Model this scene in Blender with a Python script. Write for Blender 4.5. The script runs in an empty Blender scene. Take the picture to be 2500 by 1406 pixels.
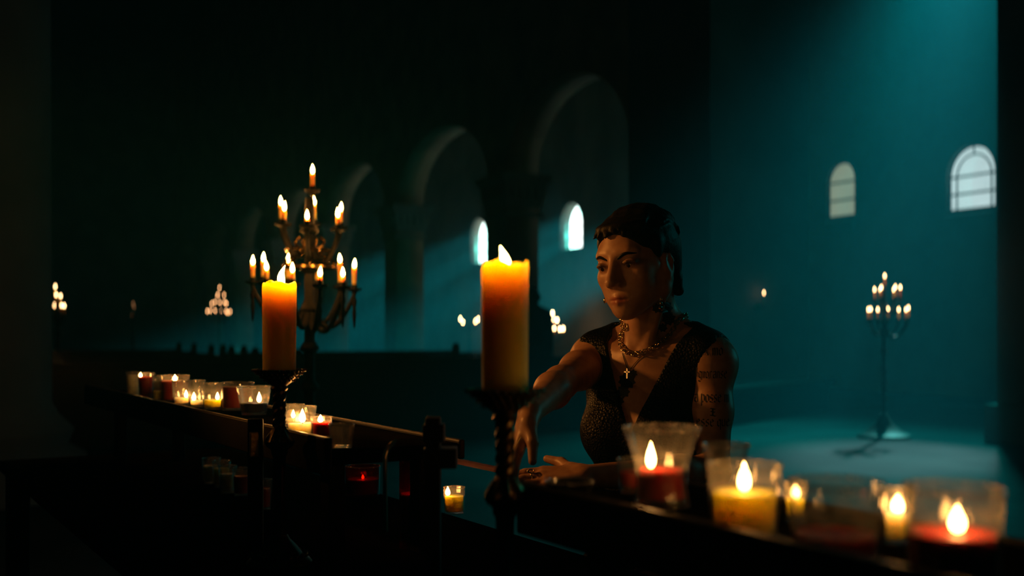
import bpy, bmesh, math, random
import numpy as np
from mathutils import Vector, Matrix
from mathutils.bvhtree import BVHTree

SC = bpy.context.scene
COL = SC.collection
random.seed(7)

# ------------------------------------------------------------------ camera
F_PX = 2681.0            # focal length in pixels of the 2500 x 1406 frame
HORIZON = 800.0          # image row of the horizon
CAM_Z = 1.1
cam_data = bpy.data.cameras.new('camera')
cam = bpy.data.objects.new('camera', cam_data)
COL.objects.link(cam)
cam.location = (0, 0, CAM_Z)
cam.rotation_euler = (math.pi / 2, 0, 0)
cam_data.sensor_width = 36.0
cam_data.lens = F_PX / 2500.0 * 36.0
cam_data.shift_y = (HORIZON - 703.0) / 2500.0
cam_data.clip_start = 0.05
cam_data.clip_end = 200
cam_data.dof.use_dof = True
cam_data.dof.focus_distance = 2.15
cam_data.dof.aperture_fstop = 2.5
cam_data.dof.aperture_ratio = 1.45
SC.camera = cam

def P(px, py, d):
    """point seen at image position (px, py) at depth d in front of the camera"""
    return Vector(((px - 1250.0) / F_PX * d, d, CAM_Z + (HORIZON - py) / F_PX * d))

# ------------------------------------------------------------------ colour management
vs = SC.view_settings
vs.view_transform = 'Standard'
vs.look = 'None'
vs.exposure = 0.0
vs.gamma = 1.0
vs.use_curve_mapping = False
cy = SC.cycles
cy.use_denoising = True
cy.max_bounces = 8
cy.diffuse_bounces = 2
cy.glossy_bounces = 3
cy.transmission_bounces = 4
cy.transparent_max_bounces = 24
cy.volume_bounces = 0
cy.sample_clamp_indirect = 2.0
cy.caustics_reflective = False
cy.caustics_refractive = False
cy.use_adaptive_sampling = True
cy.adaptive_threshold = 0.04
cy.adaptive_min_samples = 16

# ------------------------------------------------------------------ world: dark evening sky, thin smoke in the air
world = bpy.data.worlds.new('night_air')
SC.world = world
world.use_nodes = True
wn = world.node_tree.nodes
wn.clear()
w_out = wn.new('ShaderNodeOutputWorld')
w_bg = wn.new('ShaderNodeBackground')
w_bg.inputs['Color'].default_value = (0.02, 0.10, 0.12, 1)
w_bg.inputs['Strength'].default_value = 0.0
w_vol = wn.new('ShaderNodeVolumeScatter')
w_vol.inputs['Color'].default_value = (0.08, 0.82, 1.0, 1)
w_vol.inputs['Density'].default_value = 0.012
w_vol.inputs['Anisotropy'].default_value = 0.2
world.node_tree.links.new(w_bg.outputs[0], w_out.inputs['Surface'])
world.node_tree.links.new(w_vol.outputs[0], w_out.inputs['Volume'])

# ------------------------------------------------------------------ plan of the church
# the nave runs along DIR; the right wall and the arcade are parallel to it
DIR = Vector((-0.4472, 0.8944, 0))       # away from the camera, to the left
OUT = Vector((0.8944, 0.4472, 0))        # out through the right wall
WALL_C, ARC_C = 15.88, 10.0              # x + 0.5 y on the wall and on the arcade
WALL_T = 0.6
def on_line(c, y, z=0.0):
    return Vector((c - 0.5 * y, y, z))

TEAL = (0.01, 0.96, 0.98)
def spot(name, target, direction, dist, energy, angle, blend=0.5, color=TEAL, size=0.25):
    d = Vector(direction).normalized()
    l = bpy.data.lights.new(name, 'SPOT')
    l.energy, l.color = energy, color
    l.spot_size, l.spot_blend = math.radians(angle), blend
    l.shadow_soft_size = size
    o = bpy.data.objects.new(name, l)
    COL.objects.link(o)
    o.location = Vector(target) - d * dist
    o.rotation_euler = d.to_track_quat('-Z', 'Y').to_euler()
    return o
def area(name, loc, direction, sx, sy, energy, color=TEAL):
    l = bpy.data.lights.new(name, 'AREA')
    l.shape, l.size, l.size_y = 'RECTANGLE', sx, sy
    l.energy, l.color = energy, color
    o = bpy.data.objects.new(name, l)
    COL.objects.link(o)
    o.location = loc
    o.rotation_euler = Vector(direction).to_track_quat('-Z', 'Y').to_euler()
    return o

# windows in the right wall: centre y on the wall line, width, sill z, top z, pane colour, strength, bordered
WINDOWS = [
    (17.32, 0.95, 2.98, 3.99, (0.55, 0.84, 0.88), 0.85, True),
    (19.88, 0.72, 3.12, 4.10, (0.34, 0.46, 0.33), 0.60, False),
    (28.70, 1.20, 3.18, 4.36, (0.70, 0.97, 0.98), 3.0, True),
    (33.85, 1.20, 3.10, 4.46, (0.70, 0.97, 0.98), 3.0, True),
    (23.60, 1.10, 3.10, 4.30, (0.70, 0.97, 0.98), 2.0, True),      # behind the big pier
    (39.20, 1.20, 3.10, 4.46, (0.70, 0.97, 0.98), 2.0, True),      # behind the third arcade pier
]
HIGH_WIN = (17.6, 2.4, 6.6, 9.2)     # above the picture
ADDED_WIN = (8.6, 2.6, 2.6, 6.4)      # added unseen opening past the picture's right edge, for ambient teal light
DAY = (-0.76, -0.045, -0.40)
for i, (wy, ww, z0, z1, c, s, b) in enumerate(WINDOWS):
    e = (40000, 22000, 130000, 100000, 280000, 80000)[i]
    spot('daylight_window_%d' % (i + 1), on_line(WALL_C, wy, (z0 + z1) / 2) + OUT * 0.4, DAY, 5.0, e, 24, 0.7, size=0.5)
spot('daylight_high_window', on_line(WALL_C, HIGH_WIN[0], 7.7) + OUT * 0.4, (-4.0, -7.5, -7.4), 6.0, 18000, 30, 0.9, (0.01, 0.96, 0.96), 0.9)
spot('daylight_high_window_core', on_line(WALL_C, HIGH_WIN[0], 7.7) + OUT * 0.4, (-4.1, -8.2, -7.5), 6.0, 16000, 7, 0.6, (0.50, 0.80, 0.92), 0.3)
# added warm lamp, unseen past the left edge, brightening the woman's face and arm
spot('added_warm_key', (0.20, 2.15, 1.02), (2.35, -0.42, -0.80), 2.6, 105, 26, 0.8, (1.0, 0.36, 0.06), 0.10)
area('added_side_fill', on_line(WALL_C, ADDED_WIN[0], 4.5) + OUT * 0.9, -OUT + Vector((0, 0.0, -0.15)), 2.6, 3.8, 60)  # added fill light behind the unseen side opening, for a broad glow in the haze

# ================================================================== helpers
class MB:
    """collects shapes and links them as one mesh object"""
    def __init__(self):
        self.v, self.f = [], []
    def add(self, verts, faces):
        n = len(self.v)
        self.v += [tuple(p) for p in verts]
        self.f += [tuple(i + n for i in f) for f in faces]
        return self
    def box(self, c, s, rz=0.0, M=None, taper=1.0):
        hx, hy, hz = s[0] / 2, s[1] / 2, s[2] / 2
        R = M if M is not None else Matrix.Rotation(rz, 3, 'Z')
        vs_ = []
        for dz, t in ((-hz, 1.0), (hz, taper)):
            for dx, dy in ((-hx, -hy), (hx, -hy), (hx, hy), (-hx, hy)):
                vs_.append(Vector(c) + R @ Vector((dx * t, dy * t, dz)))
        return self.add(vs_, [(3, 2, 1, 0), (4, 5, 6, 7), (0, 1, 5, 4), (1, 2, 6, 5), (2, 3, 7, 6), (3, 0, 4, 7)])
    def lathe(self, prof, seg=24, loc=(0, 0, 0), flute=None):
        """prof: list of (radius, z); a zero radius at either end closes it"""
        vs_, fs, loc = [], [], Vector(loc)
        rings = []
        for r, z in prof:
            if r < 1e-6:
                rings.append([len(vs_)]); vs_.append(loc + Vector((0, 0, z)))
            else:
                ring = []
                for k in range(seg):
                    a = 2 * math.pi * k / seg
                    rr = r if flute is None else r * (1 + flute[1] * math.cos(flute[0] * a))
                    ring.append(len(vs_)); vs_.append(loc + Vector((rr * math.cos(a), rr * math.sin(a), z)))
                rings.append(ring)
        for A, B in zip(rings, rings[1:]):
            if len(A) == 1 and len(B) == 1: continue
            for k in range(seg):
                k2 = (k + 1) % seg
                if len(A) == 1: fs.append((A[0], B[k2], B[k]))
                elif len(B) == 1: fs.append((A[k], A[k2], B[0]))
                else: fs.append((A[k], A[k2], B[k2], B[k]))
        return self.add(vs_, fs)
    def tube(self, pts, rad, seg=8, closed=False):
        pts = [Vector(p) for p in pts]
        n = len(pts)
        rads = rad if isinstance(rad, (list, tuple)) else [rad] * n
        vs_, fs = [], []
        up = None
        for i, p in enumerate(pts):
            if closed: t = pts[(i + 1) % n] - pts[i - 1]
            else: t = pts[min(i + 1, n - 1)] - pts[max(i - 1, 0)]
            t.normalize()
            if up is None:
                up = t.orthogonal().normalized()
            up = (up - t * up.dot(t))
            if up.length < 1e-5: up = t.orthogonal()
            up.normalize()
            b = t.cross(up)
            for k in range(seg):
                a = 2 * math.pi * k / seg
                vs_.append(p + (up * math.cos(a) + b * math.sin(a)) * rads[i])
        m = n if closed else n - 1
        for i in range(m):
            j = (i + 1) % n
            for k in range(seg):
                k2 = (k + 1) % seg
                fs.append((i * seg + k, i * seg + k2, j * seg + k2, j * seg + k))
        if not closed:
            fs.append(tuple(range(seg))[::-1])
            fs.append(tuple((n - 1) * seg + k for k in range(seg)))
        return self.add(vs_, fs)
    def torus(self, c, R, r, seg=24, ring=8, M=None, sx=1.0):
        M = M or Matrix.Identity(3)
        pts = [Vector(c) + M @ Vector((R * sx * math.cos(2 * math.pi * k / seg), R * math.sin(2 * math.pi * k / seg), 0)) for k in range(seg)]
        return self.tube(pts, r, ring, closed=True)
    def sphere(self, c, r, seg=12, rings=8, s=(1, 1, 1), M=None):
        M = M or Matrix.Identity(3)
        m2 = MB().lathe([(r * math.sin(math.pi * k / rings), -r * math.cos(math.pi * k / rings)) for k in range(rings + 1)], seg)
        return self.add([Vector(c) + M @ Vector((x * s[0], y * s[1], z * s[2])) for x, y, z in m2.v], m2.f)
    def mesh(self, name, smooth=True, angle=None):
        me = bpy.data.meshes.new(name)
        me.from_pydata(self.v, [], self.f)
        me.update()
        if smooth:
            me.shade_smooth()
            if angle is not None:
                me.set_sharp_from_angle(angle=math.radians(angle))
        return me
    def build(self, name, mat, parent=None, smooth=True, angle=40, bevel=0.0, loc=None):
        o = bpy.data.objects.new(name, self.mesh(name, smooth, angle))
        if mat: o.data.materials.append(mat)
        COL.objects.link(o)
        if parent: o.parent = parent
        if loc is not None: o.location = loc
        if bevel:
            b = o.modifiers.new('bevel', 'BEVEL')
            b.width, b.segments, b.limit_method = bevel, 2, 'ANGLE'
        return o

def tag(o, label=None, cat=None, group=None, kind=None):
    if label: o['label'] = label
    if cat: o['category'] = cat
    if group: o['group'] = group
    if kind: o['kind'] = kind
    return o
def thing(name, label, cat, loc=(0, 0, 0), rz=0.0, group=None):
    o = bpy.data.objects.new(name, None)
    o.empty_display_size = 0.05
    COL.objects.link(o)
    o.location, o.rotation_euler = loc, (0, 0, rz)
    return tag(o, label, cat, group)
def copy_tree(o, parent=None):
    c = o.copy(); COL.objects.link(c); c.parent = parent
    for ch in list(o.children):
        copy_tree(ch, c)
    return c

# ================================================================== materials
def nmat(name):
    m = bpy.data.materials.new(name)
    m.use_nodes = True
    nt = m.node_tree
    nt.nodes.clear()
    out = nt.nodes.new('ShaderNodeOutputMaterial')
    return m, nt, out
def noise_ramp(nt, c1, c2, scale, detail=5.0, lo=0.35, hi=0.65, coord='Object'):
    tc = nt.nodes.new('ShaderNodeTexCoord')
    no = nt.nodes.new('ShaderNodeTexNoise')
    no.inputs['Scale'].default_value = scale
    no.inputs['Detail'].default_value = detail
    nt.links.new(tc.outputs[coord], no.inputs['Vector'])
    rp = nt.nodes.new('ShaderNodeValToRGB')
    rp.color_ramp.elements[0].position, rp.color_ramp.elements[1].position = lo, hi
    rp.color_ramp.elements[0].color = (*c1, 1)
    rp.color_ramp.elements[1].color = (*c2, 1)
    nt.links.new(no.outputs['Fac'], rp.inputs['Fac'])
    return rp.outputs['Color'], no.outputs['Fac'], tc
def bump(nt, height, strength, dist):
    b = nt.nodes.new('ShaderNodeBump')
    b.inputs['Strength'].default_value = strength
    b.inputs['Distance'].default_value = dist
    nt.links.new(height, b.inputs['Height'])
    return b.outputs['Normal']
def surf(name, c1, c2, scale, rough=0.7, metal=0.0, bs=0.0, bd=0.01, spec=0.5, **kw):
    m, nt, out = nmat(name)
    p = nt.nodes.new('ShaderNodeBsdfPrincipled')
    col, fac, tc = noise_ramp(nt, c1, c2, scale, **kw)
    nt.links.new(col, p.inputs['Base Color'])
    p.inputs['Roughness'].default_value = rough
    p.inputs['Metallic'].default_value = metal
    p.inputs['Specular IOR Level'].default_value = spec
    if bs: nt.links.new(bump(nt, fac, bs, bd), p.inputs['Normal'])
    nt.links.new(p.outputs[0], out.inputs['Surface'])
    return m
def wax(name, c1, c2, radius, scale=1.0, rough=0.45):
    m, nt, out = nmat(name)
    p = nt.nodes.new('ShaderNodeBsdfPrincipled')
    col, fac, tc = noise_ramp(nt, c1, c2, 18.0)
    nt.links.new(col, p.inputs['Base Color'])
    p.inputs['Roughness'].default_value = rough
    p.inputs['Subsurface Weight'].default_value = 1.0
    p.inputs['Subsurface Radius'].default_value = radius
    p.inputs['Subsurface Scale'].default_value = scale
    nt.links.new(bump(nt, fac, 0.12, 0.004), p.inputs['Normal'])
    nt.links.new(p.outputs[0], out.inputs['Surface'])
    return m
def thin_glass(name, tint, dirt=0.085, rough=0.06, dirt_col=(0.8, 0.75, 0.65), wobble=0.25, edge=1.0):
    """thin-walled glass: see-through, mirror-like at grazing angles, a little smeared"""
    m, nt, out = nmat(name)
    lw = nt.nodes.new('ShaderNodeLayerWeight')
    lw.inputs['Blend'].default_value = 0.5
    tc = nt.nodes.new('ShaderNodeTexCoord')
    no = nt.nodes.new('ShaderNodeTexNoise')
    no.inputs['Scale'].default_value = 55.0
    no.inputs['Detail'].default_value = 3.0
    mp = nt.nodes.new('ShaderNodeMapping'); mp.inputs['Scale'].default_value = (1.0, 1.0, 0.22)
    nt.links.new(tc.outputs['Object'], mp.inputs['Vector'])
    nt.links.new(mp.outputs[0], no.inputs['Vector'])
    nrm = bump(nt, no.outputs['Fac'], wobble, 0.012)
    nt.links.new(nrm, lw.inputs['Normal'])
    pw = nt.nodes.new('ShaderNodeMath'); pw.operation = 'POWER'
    pw.inputs[1].default_value = 3.0
    nt.links.new(lw.outputs['Facing'], pw.inputs[0])
    ma = nt.nodes.new('ShaderNodeMath'); ma.operation = 'MULTIPLY_ADD'
    ma.inputs[1].default_value, ma.inputs[2].default_value = 0.75 * edge, 0.05
    nt.links.new(pw.outputs[0], ma.inputs[0])
    tr = nt.nodes.new('ShaderNodeBsdfTransparent'); tr.inputs['Color'].default_value = (*tint, 1)
    gl = nt.nodes.new('ShaderNodeBsdfGlossy'); gl.inputs['Roughness'].default_value = rough
    nt.links.new(nrm, gl.inputs['Normal'])
    mx = nt.nodes.new('ShaderNodeMixShader')
    nt.links.new(ma.outputs[0], mx.inputs[0])
    nt.links.new(tr.outputs[0], mx.inputs[1]); nt.links.new(gl.outputs[0], mx.inputs[2])
    tl = nt.nodes.new('ShaderNodeBsdfTranslucent'); tl.inputs['Color'].default_value = (*dirt_col, 1)
    df = nt.nodes.new('ShaderNodeBsdfDiffuse'); df.inputs['Color'].default_value = (*dirt_col, 1)
    md = nt.nodes.new('ShaderNodeMixShader'); md.inputs[0].default_value = 0.5
    nt.links.new(tl.outputs[0], md.inputs[1]); nt.links.new(df.outputs[0], md.inputs[2])
    n2 = nt.nodes.new('ShaderNodeTexNoise'); n2.inputs['Scale'].default_value = 70.0
    nt.links.new(tc.outputs['Object'], n2.inputs['Vector'])
    mr = nt.nodes.new('ShaderNodeMapRange')
    mr.inputs['From Min'].default_value, mr.inputs['From Max'].default_value = 0.4, 0.72
    mr.inputs['To Min'].default_value, mr.inputs['To Max'].default_value = dirt * 0.35, dirt * 1.7
    nt.links.new(n2.outputs['Fac'], mr.inputs['Value'])
    m2 = nt.nodes.new('ShaderNodeMixShader')
    nt.links.new(mr.outputs[0], m2.inputs[0])
    nt.links.new(mx.outputs[0], m2.inputs[1]); nt.links.new(md.outputs[0], m2.inputs[2])
    nt.links.new(m2.outputs[0], out.inputs['Surface'])
    return m
def flame_mat(name, strength, col=(1.0, 0.50, 0.15)):
    """a flame is bluish-dark at its root and brightest above it"""
    m, nt, out = nmat(name)
    em = nt.nodes.new('ShaderNodeEmission')
    tc = nt.nodes.new('ShaderNodeTexCoord')
    sep = nt.nodes.new('ShaderNodeSeparateXYZ')
    nt.links.new(tc.outputs['Generated'], sep.inputs[0])
    rp = nt.nodes.new('ShaderNodeValToRGB')
    rp.color_ramp.elements[0].position, rp.color_ramp.elements[1].position = 0.0, 0.25
    rp.color_ramp.elements[0].color = (col[0] * 0.5, col[1] * 0.4, col[2] * 0.4, 1)
    rp.color_ramp.elements[1].color = (*col, 1)
    nt.links.new(sep.outputs['Z'], rp.inputs['Fac'])
    nt.links.new(rp.outputs[0], em.inputs['Color'])
    em.inputs['Strength'].default_value = strength
    nt.links.new(em.outputs[0], out.inputs['Surface'])
    m.cycles.emission_sampling = 'FRONT'
    return m
def pane_mat(name, col, strength, clear=0.6):
    """daylit window glass: glows with the sky behind it and lets the beam through"""
    m, nt, out = nmat(name)
    em = nt.nodes.new('ShaderNodeEmission')
    c, fac, tc = noise_ramp(nt, tuple(x * 0.80 for x in col), col, 1.7, lo=0.2, hi=0.8)
    nt.links.new(c, em.inputs['Color'])
    em.inputs['Strength'].default_value = strength / (1 - clear)
    tr = nt.nodes.new('ShaderNodeBsdfTransparent')
    mx = nt.nodes.new('ShaderNodeMixShader'); mx.inputs[0].default_value = 1 - clear
    nt.links.new(tr.outputs[0], mx.inputs[1]); nt.links.new(em.outputs[0], mx.inputs[2])
    nt.links.new(mx.outputs[0], out.inputs['Surface'])
    return m
def skin_mat(name):
    m, nt, out = nmat(name)
    p = nt.nodes.new('ShaderNodeBsdfPrincipled')
    col, fac, tc = noise_ramp(nt, (0.46, 0.25, 0.16), (0.56, 0.33, 0.22), 60.0)
    at = nt.nodes.new('ShaderNodeVertexColor'); at.layer_name = 'makeup'
    mx = nt.nodes.new('ShaderNodeMix'); mx.data_type = 'RGBA'; mx.blend_type = 'MULTIPLY'
    mx.inputs['Factor'].default_value = 1.0
    nt.links.new(col, mx.inputs['A']); nt.links.new(at.outputs['Color'], mx.inputs['B'])
    nt.links.new(mx.outputs['Result'], p.inputs['Base Color'])
    p.inputs['Roughness'].default_value = 0.42
    p.inputs['Specular IOR Level'].default_value = 0.4
    nt.links.new(bump(nt, fac, 0.08, 0.002), p.inputs['Normal'])
    nt.links.new(p.outputs[0], out.inputs['Surface'])
    return m
def scale_cloth(name):
    """black vest, its cloth worked in small glossy scales"""
    m, nt, out = nmat(name)
    p = nt.nodes.new('ShaderNodeBsdfPrincipled')
    tc = nt.nodes.new('ShaderNodeTexCoord')
    vo = nt.nodes.new('ShaderNodeTexVoronoi'); vo.inputs['Scale'].default_value = 210.0
    nt.links.new(tc.outputs['Object'], vo.inputs['Vector'])
    p.inputs['Base Color'].default_value = (0.004, 0.004, 0.005, 1)
    p.inputs['Roughness'].default_value = 0.42
    p.inputs['Specular IOR Level'].default_value = 0.14
    nt.links.new(bump(nt, vo.outputs['Distance'], 0.5, 0.004), p.inputs['Normal'])
    nt.links.new(p.outputs[0], out.inputs['Surface'])
    return m

M = {}
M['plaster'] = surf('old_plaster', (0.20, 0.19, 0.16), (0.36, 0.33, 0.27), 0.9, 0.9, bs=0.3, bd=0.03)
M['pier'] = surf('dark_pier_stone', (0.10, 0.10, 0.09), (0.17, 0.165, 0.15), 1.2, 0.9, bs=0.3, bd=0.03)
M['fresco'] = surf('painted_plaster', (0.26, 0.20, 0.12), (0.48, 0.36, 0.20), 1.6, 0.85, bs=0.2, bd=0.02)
M['floor'] = surf('worn_floor_slate', (0.008, 0.009, 0.009), (0.045, 0.044, 0.042), 0.8, 0.85, bs=0.15, bd=0.01, detail=9.0, spec=0.08)
M['wood'] = surf('black_stained_wood', (0.005, 0.004, 0.003), (0.012, 0.009, 0.007), 14.0, 0.45, bs=0.15, bd=0.003, spec=0.3)
M['wood_matte'] = surf('dull_black_boards', (0.005, 0.004, 0.003), (0.012, 0.009, 0.007), 14.0, 0.9, bs=0.15, bd=0.003, spec=0.0)
M['pew'] = surf('polished_pew_wood', (0.008, 0.006, 0.005), (0.02, 0.014, 0.010), 9.0, 0.22)
M['iron'] = surf('blackened_iron', (0.006, 0.005, 0.004), (0.016, 0.013, 0.010), 30.0, 0.55, 0.7, bs=0.3, bd=0.002)
M['bronze'] = surf('dark_bronze', (0.08, 0.055, 0.025), (0.20, 0.14, 0.06), 40.0, 0.30, 0.95, bs=0.35, bd=0.002)
M['gilt'] = surf('tarnished_gilt', (0.10, 0.06, 0.02), (0.30, 0.19, 0.06), 30.0, 0.26, 1.0, bs=0.3, bd=0.002)
M['gold'] = surf('gold_chain', (0.75, 0.60, 0.38), (0.95, 0.80, 0.55), 60.0, 0.16, 1.0)
M['velvet'] = surf('plum_padding', (0.07, 0.02, 0.045), (0.12, 0.035, 0.07), 40.0, 0.8)
M['wick'] = surf('charred_wick', (0.01, 0.008, 0.006), (0.03, 0.02, 0.015), 80.0, 0.9)
M['lead'] = surf('window_lead', (0.03, 0.04, 0.04), (0.07, 0.08, 0.08), 20.0, 0.6)
M['wax_orange'] = wax('orange_pillar_wax', (0.93, 0.63, 0.07), (0.95, 0.69, 0.10), (0.042, 0.038, 0.012))
M['wax_taper'] = wax('honey_taper_wax', (0.85, 0.48, 0.10), (0.92, 0.55, 0.14), (0.05, 0.02, 0.005))
M['wax_white'] = wax('white_wax', (0.86, 0.78, 0.60), (0.94, 0.88, 0.72), (0.032, 0.026, 0.016))
M['wax_yellow'] = wax('yellow_wax', (0.95, 0.74, 0.12), (0.98, 0.80, 0.18), (0.034, 0.030, 0.010))
M['wax_red'] = wax('red_wax', (0.55, 0.018, 0.008), (0.70, 0.035, 0.015), (0.012, 0.002, 0.001))
M['wax_blue'] = wax('blue_wax', (0.01, 0.03, 0.09), (0.02, 0.05, 0.14), (0.004, 0.004, 0.008))
M['glass'] = thin_glass('clear_votive_glass', (0.95, 0.95, 0.93))
M['glass_rim'] = thin_glass('thick_glass_rim', (0.9, 0.9, 0.88), 0.26, 0.10, wobble=0.0)
M['brass'] = surf('dull_hammered_brass', (0.50, 0.30, 0.07), (0.75, 0.50, 0.14), 160.0, 0.34, 1.0, bs=0.5, bd=0.002)
M['glass_red'] = thin_glass('red_votive_glass', (0.70, 0.06, 0.03), 0.05, dirt_col=(0.7, 0.08, 0.04))
M['glass_dark'] = thin_glass('smoked_glass', (0.10, 0.09, 0.09), 0.02)
M['flame_key'] = flame_mat('pillar_flame', 200.0, (1.0, 0.38, 0.07))
M['flame_soft'] = flame_mat('soft_pillar_flame', 130.0, (1.0, 0.38, 0.07))
M['flame_red'] = flame_mat('flame_behind_red_glass', 12.0)
M['flame_row'] = flame_mat('shelf_row_flame', 95.0, (1.0, 0.48, 0.13))
M['flame_votive'] = flame_mat('votive_flame', 50.0, (1.0, 0.46, 0.12))
M['flame_taper'] = flame_mat('taper_flame', 160.0, (1.0, 0.40, 0.08))
M['flame_far'] = flame_mat('small_distant_flame', 12.0, (1.0, 0.68, 0.32))
M['flame_tiny'] = flame_mat('far_pyramid_flame', 9.0, (1.0, 0.66, 0.30))
M['flame_lit'] = flame_mat('distant_bright_flame', 40.0, (1.0, 0.68, 0.32))
M['flame_dim'] = flame_mat('guttering_flame', 0.5, (1.0, 0.6, 0.25))
M['skin'] = skin_mat('skin')
M['hair'] = surf('black_hair', (0.006, 0.005, 0.004), (0.012, 0.010, 0.008), 120.0, 0.5, bs=0.6, bd=0.002, spec=0.18)
M['vest'] = scale_cloth('black_scaled_vest')
M['cloth'] = surf('black_cloth', (0.004, 0.004, 0.005), (0.010, 0.010, 0.011), 80.0, 0.8)
M['ink'] = surf('tattoo_ink', (0.010, 0.012, 0.014), (0.022, 0.024, 0.026), 90.0, 0.6)
M['eye'] = surf('eye_white', (0.55, 0.50, 0.45), (0.62, 0.58, 0.52), 40.0, 0.08)
M['iris'] = surf('dark_iris', (0.015, 0.008, 0.004), (0.04, 0.02, 0.01), 200.0, 0.06)

# ================================================================== the church
def curve_solid(name, loops, thick, mat, frame, parent=None):
    """flat shape with holes (loops of (s, z)), given a thickness; frame = (origin, s axis, thickness axis)"""
    cu = bpy.data.curves.new(name, 'CURVE')
    cu.dimensions, cu.fill_mode, cu.extrude = '2D', 'BOTH', thick / 2
    for lp in loops:
        sp = cu.splines.new('POLY')
        sp.points.add(len(lp) - 1)
        for p, (a, b) in zip(sp.points, lp):
            p.co = (a, b, 0, 1)
        sp.use_cyclic_u = True
    tmp = bpy.data.objects.new(name, cu)
    COL.objects.link(tmp)
    dg = bpy.context.evaluated_depsgraph_get()
    me = bpy.data.meshes.new_from_object(tmp.evaluated_get(dg))
    bpy.data.objects.remove(tmp); bpy.data.curves.remove(cu)
    org, sax, tax = frame
    for v in me.vertices:
        s, z, t = v.co
        v.co = org + sax * s + Vector((0, 0, z)) + tax * t
    bm = bmesh.new(); bm.from_mesh(me)
    bmesh.ops.remove_doubles(bm, verts=bm.verts, dist=1e-4)
    bmesh.ops.recalc_face_normals(bm, faces=bm.faces)
    bm.to_mesh(me); bm.free()
    me.materials.clear(); me.materials.append(mat)
    me.name = name
    o = bpy.data.objects.new(name, me)
    COL.objects.link(o)
    if parent: o.parent = parent
    return o
def arch_loop(s0, s1, z0, z1, rise=None, n=20):
    r = (s1 - s0) / 2
    rise = r if rise is None else rise
    pts = [(s0, z0), (s1, z0)]
    for k in range(n + 1):
        a = math.pi * k / n
        pts.append(((s0 + s1) / 2 + r * math.cos(a), z1 - rise + rise * math.sin(a)))
    return pts
def SY(y): return y / 0.8944          # position along the wall of the wall-line point at depth y

CEIL = 14.0
b = MB().box((0, 24, -0.1), (90, 90, 0.2))
tag(b.build('floor', M['floor'], smooth=False), kind='structure')
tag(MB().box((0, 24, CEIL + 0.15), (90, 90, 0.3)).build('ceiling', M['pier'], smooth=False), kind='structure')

# right wall with its windows
loops = [[(SY(-6), 0), (SY(60), 0), (SY(60), CEIL), (SY(-6), CEIL)]]
for wy, ww, z0, z1, c, st, bd in WINDOWS:
    loops.append(arch_loop(SY(wy) - ww / 2, SY(wy) + ww / 2, z0, z1))
for wy, ww, z0, z1 in (HIGH_WIN, ADDED_WIN):
    loops.append(arch_loop(SY(wy) - ww / 2, SY(wy) + ww / 2, z0, z1))
org = Vector((WALL_C, 0, 0))
wall = curve_solid('wall_right', loops, WALL_T, M['plaster'], (org + OUT * WALL_T / 2, DIR, OUT))
tag(wall, kind='structure')
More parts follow.
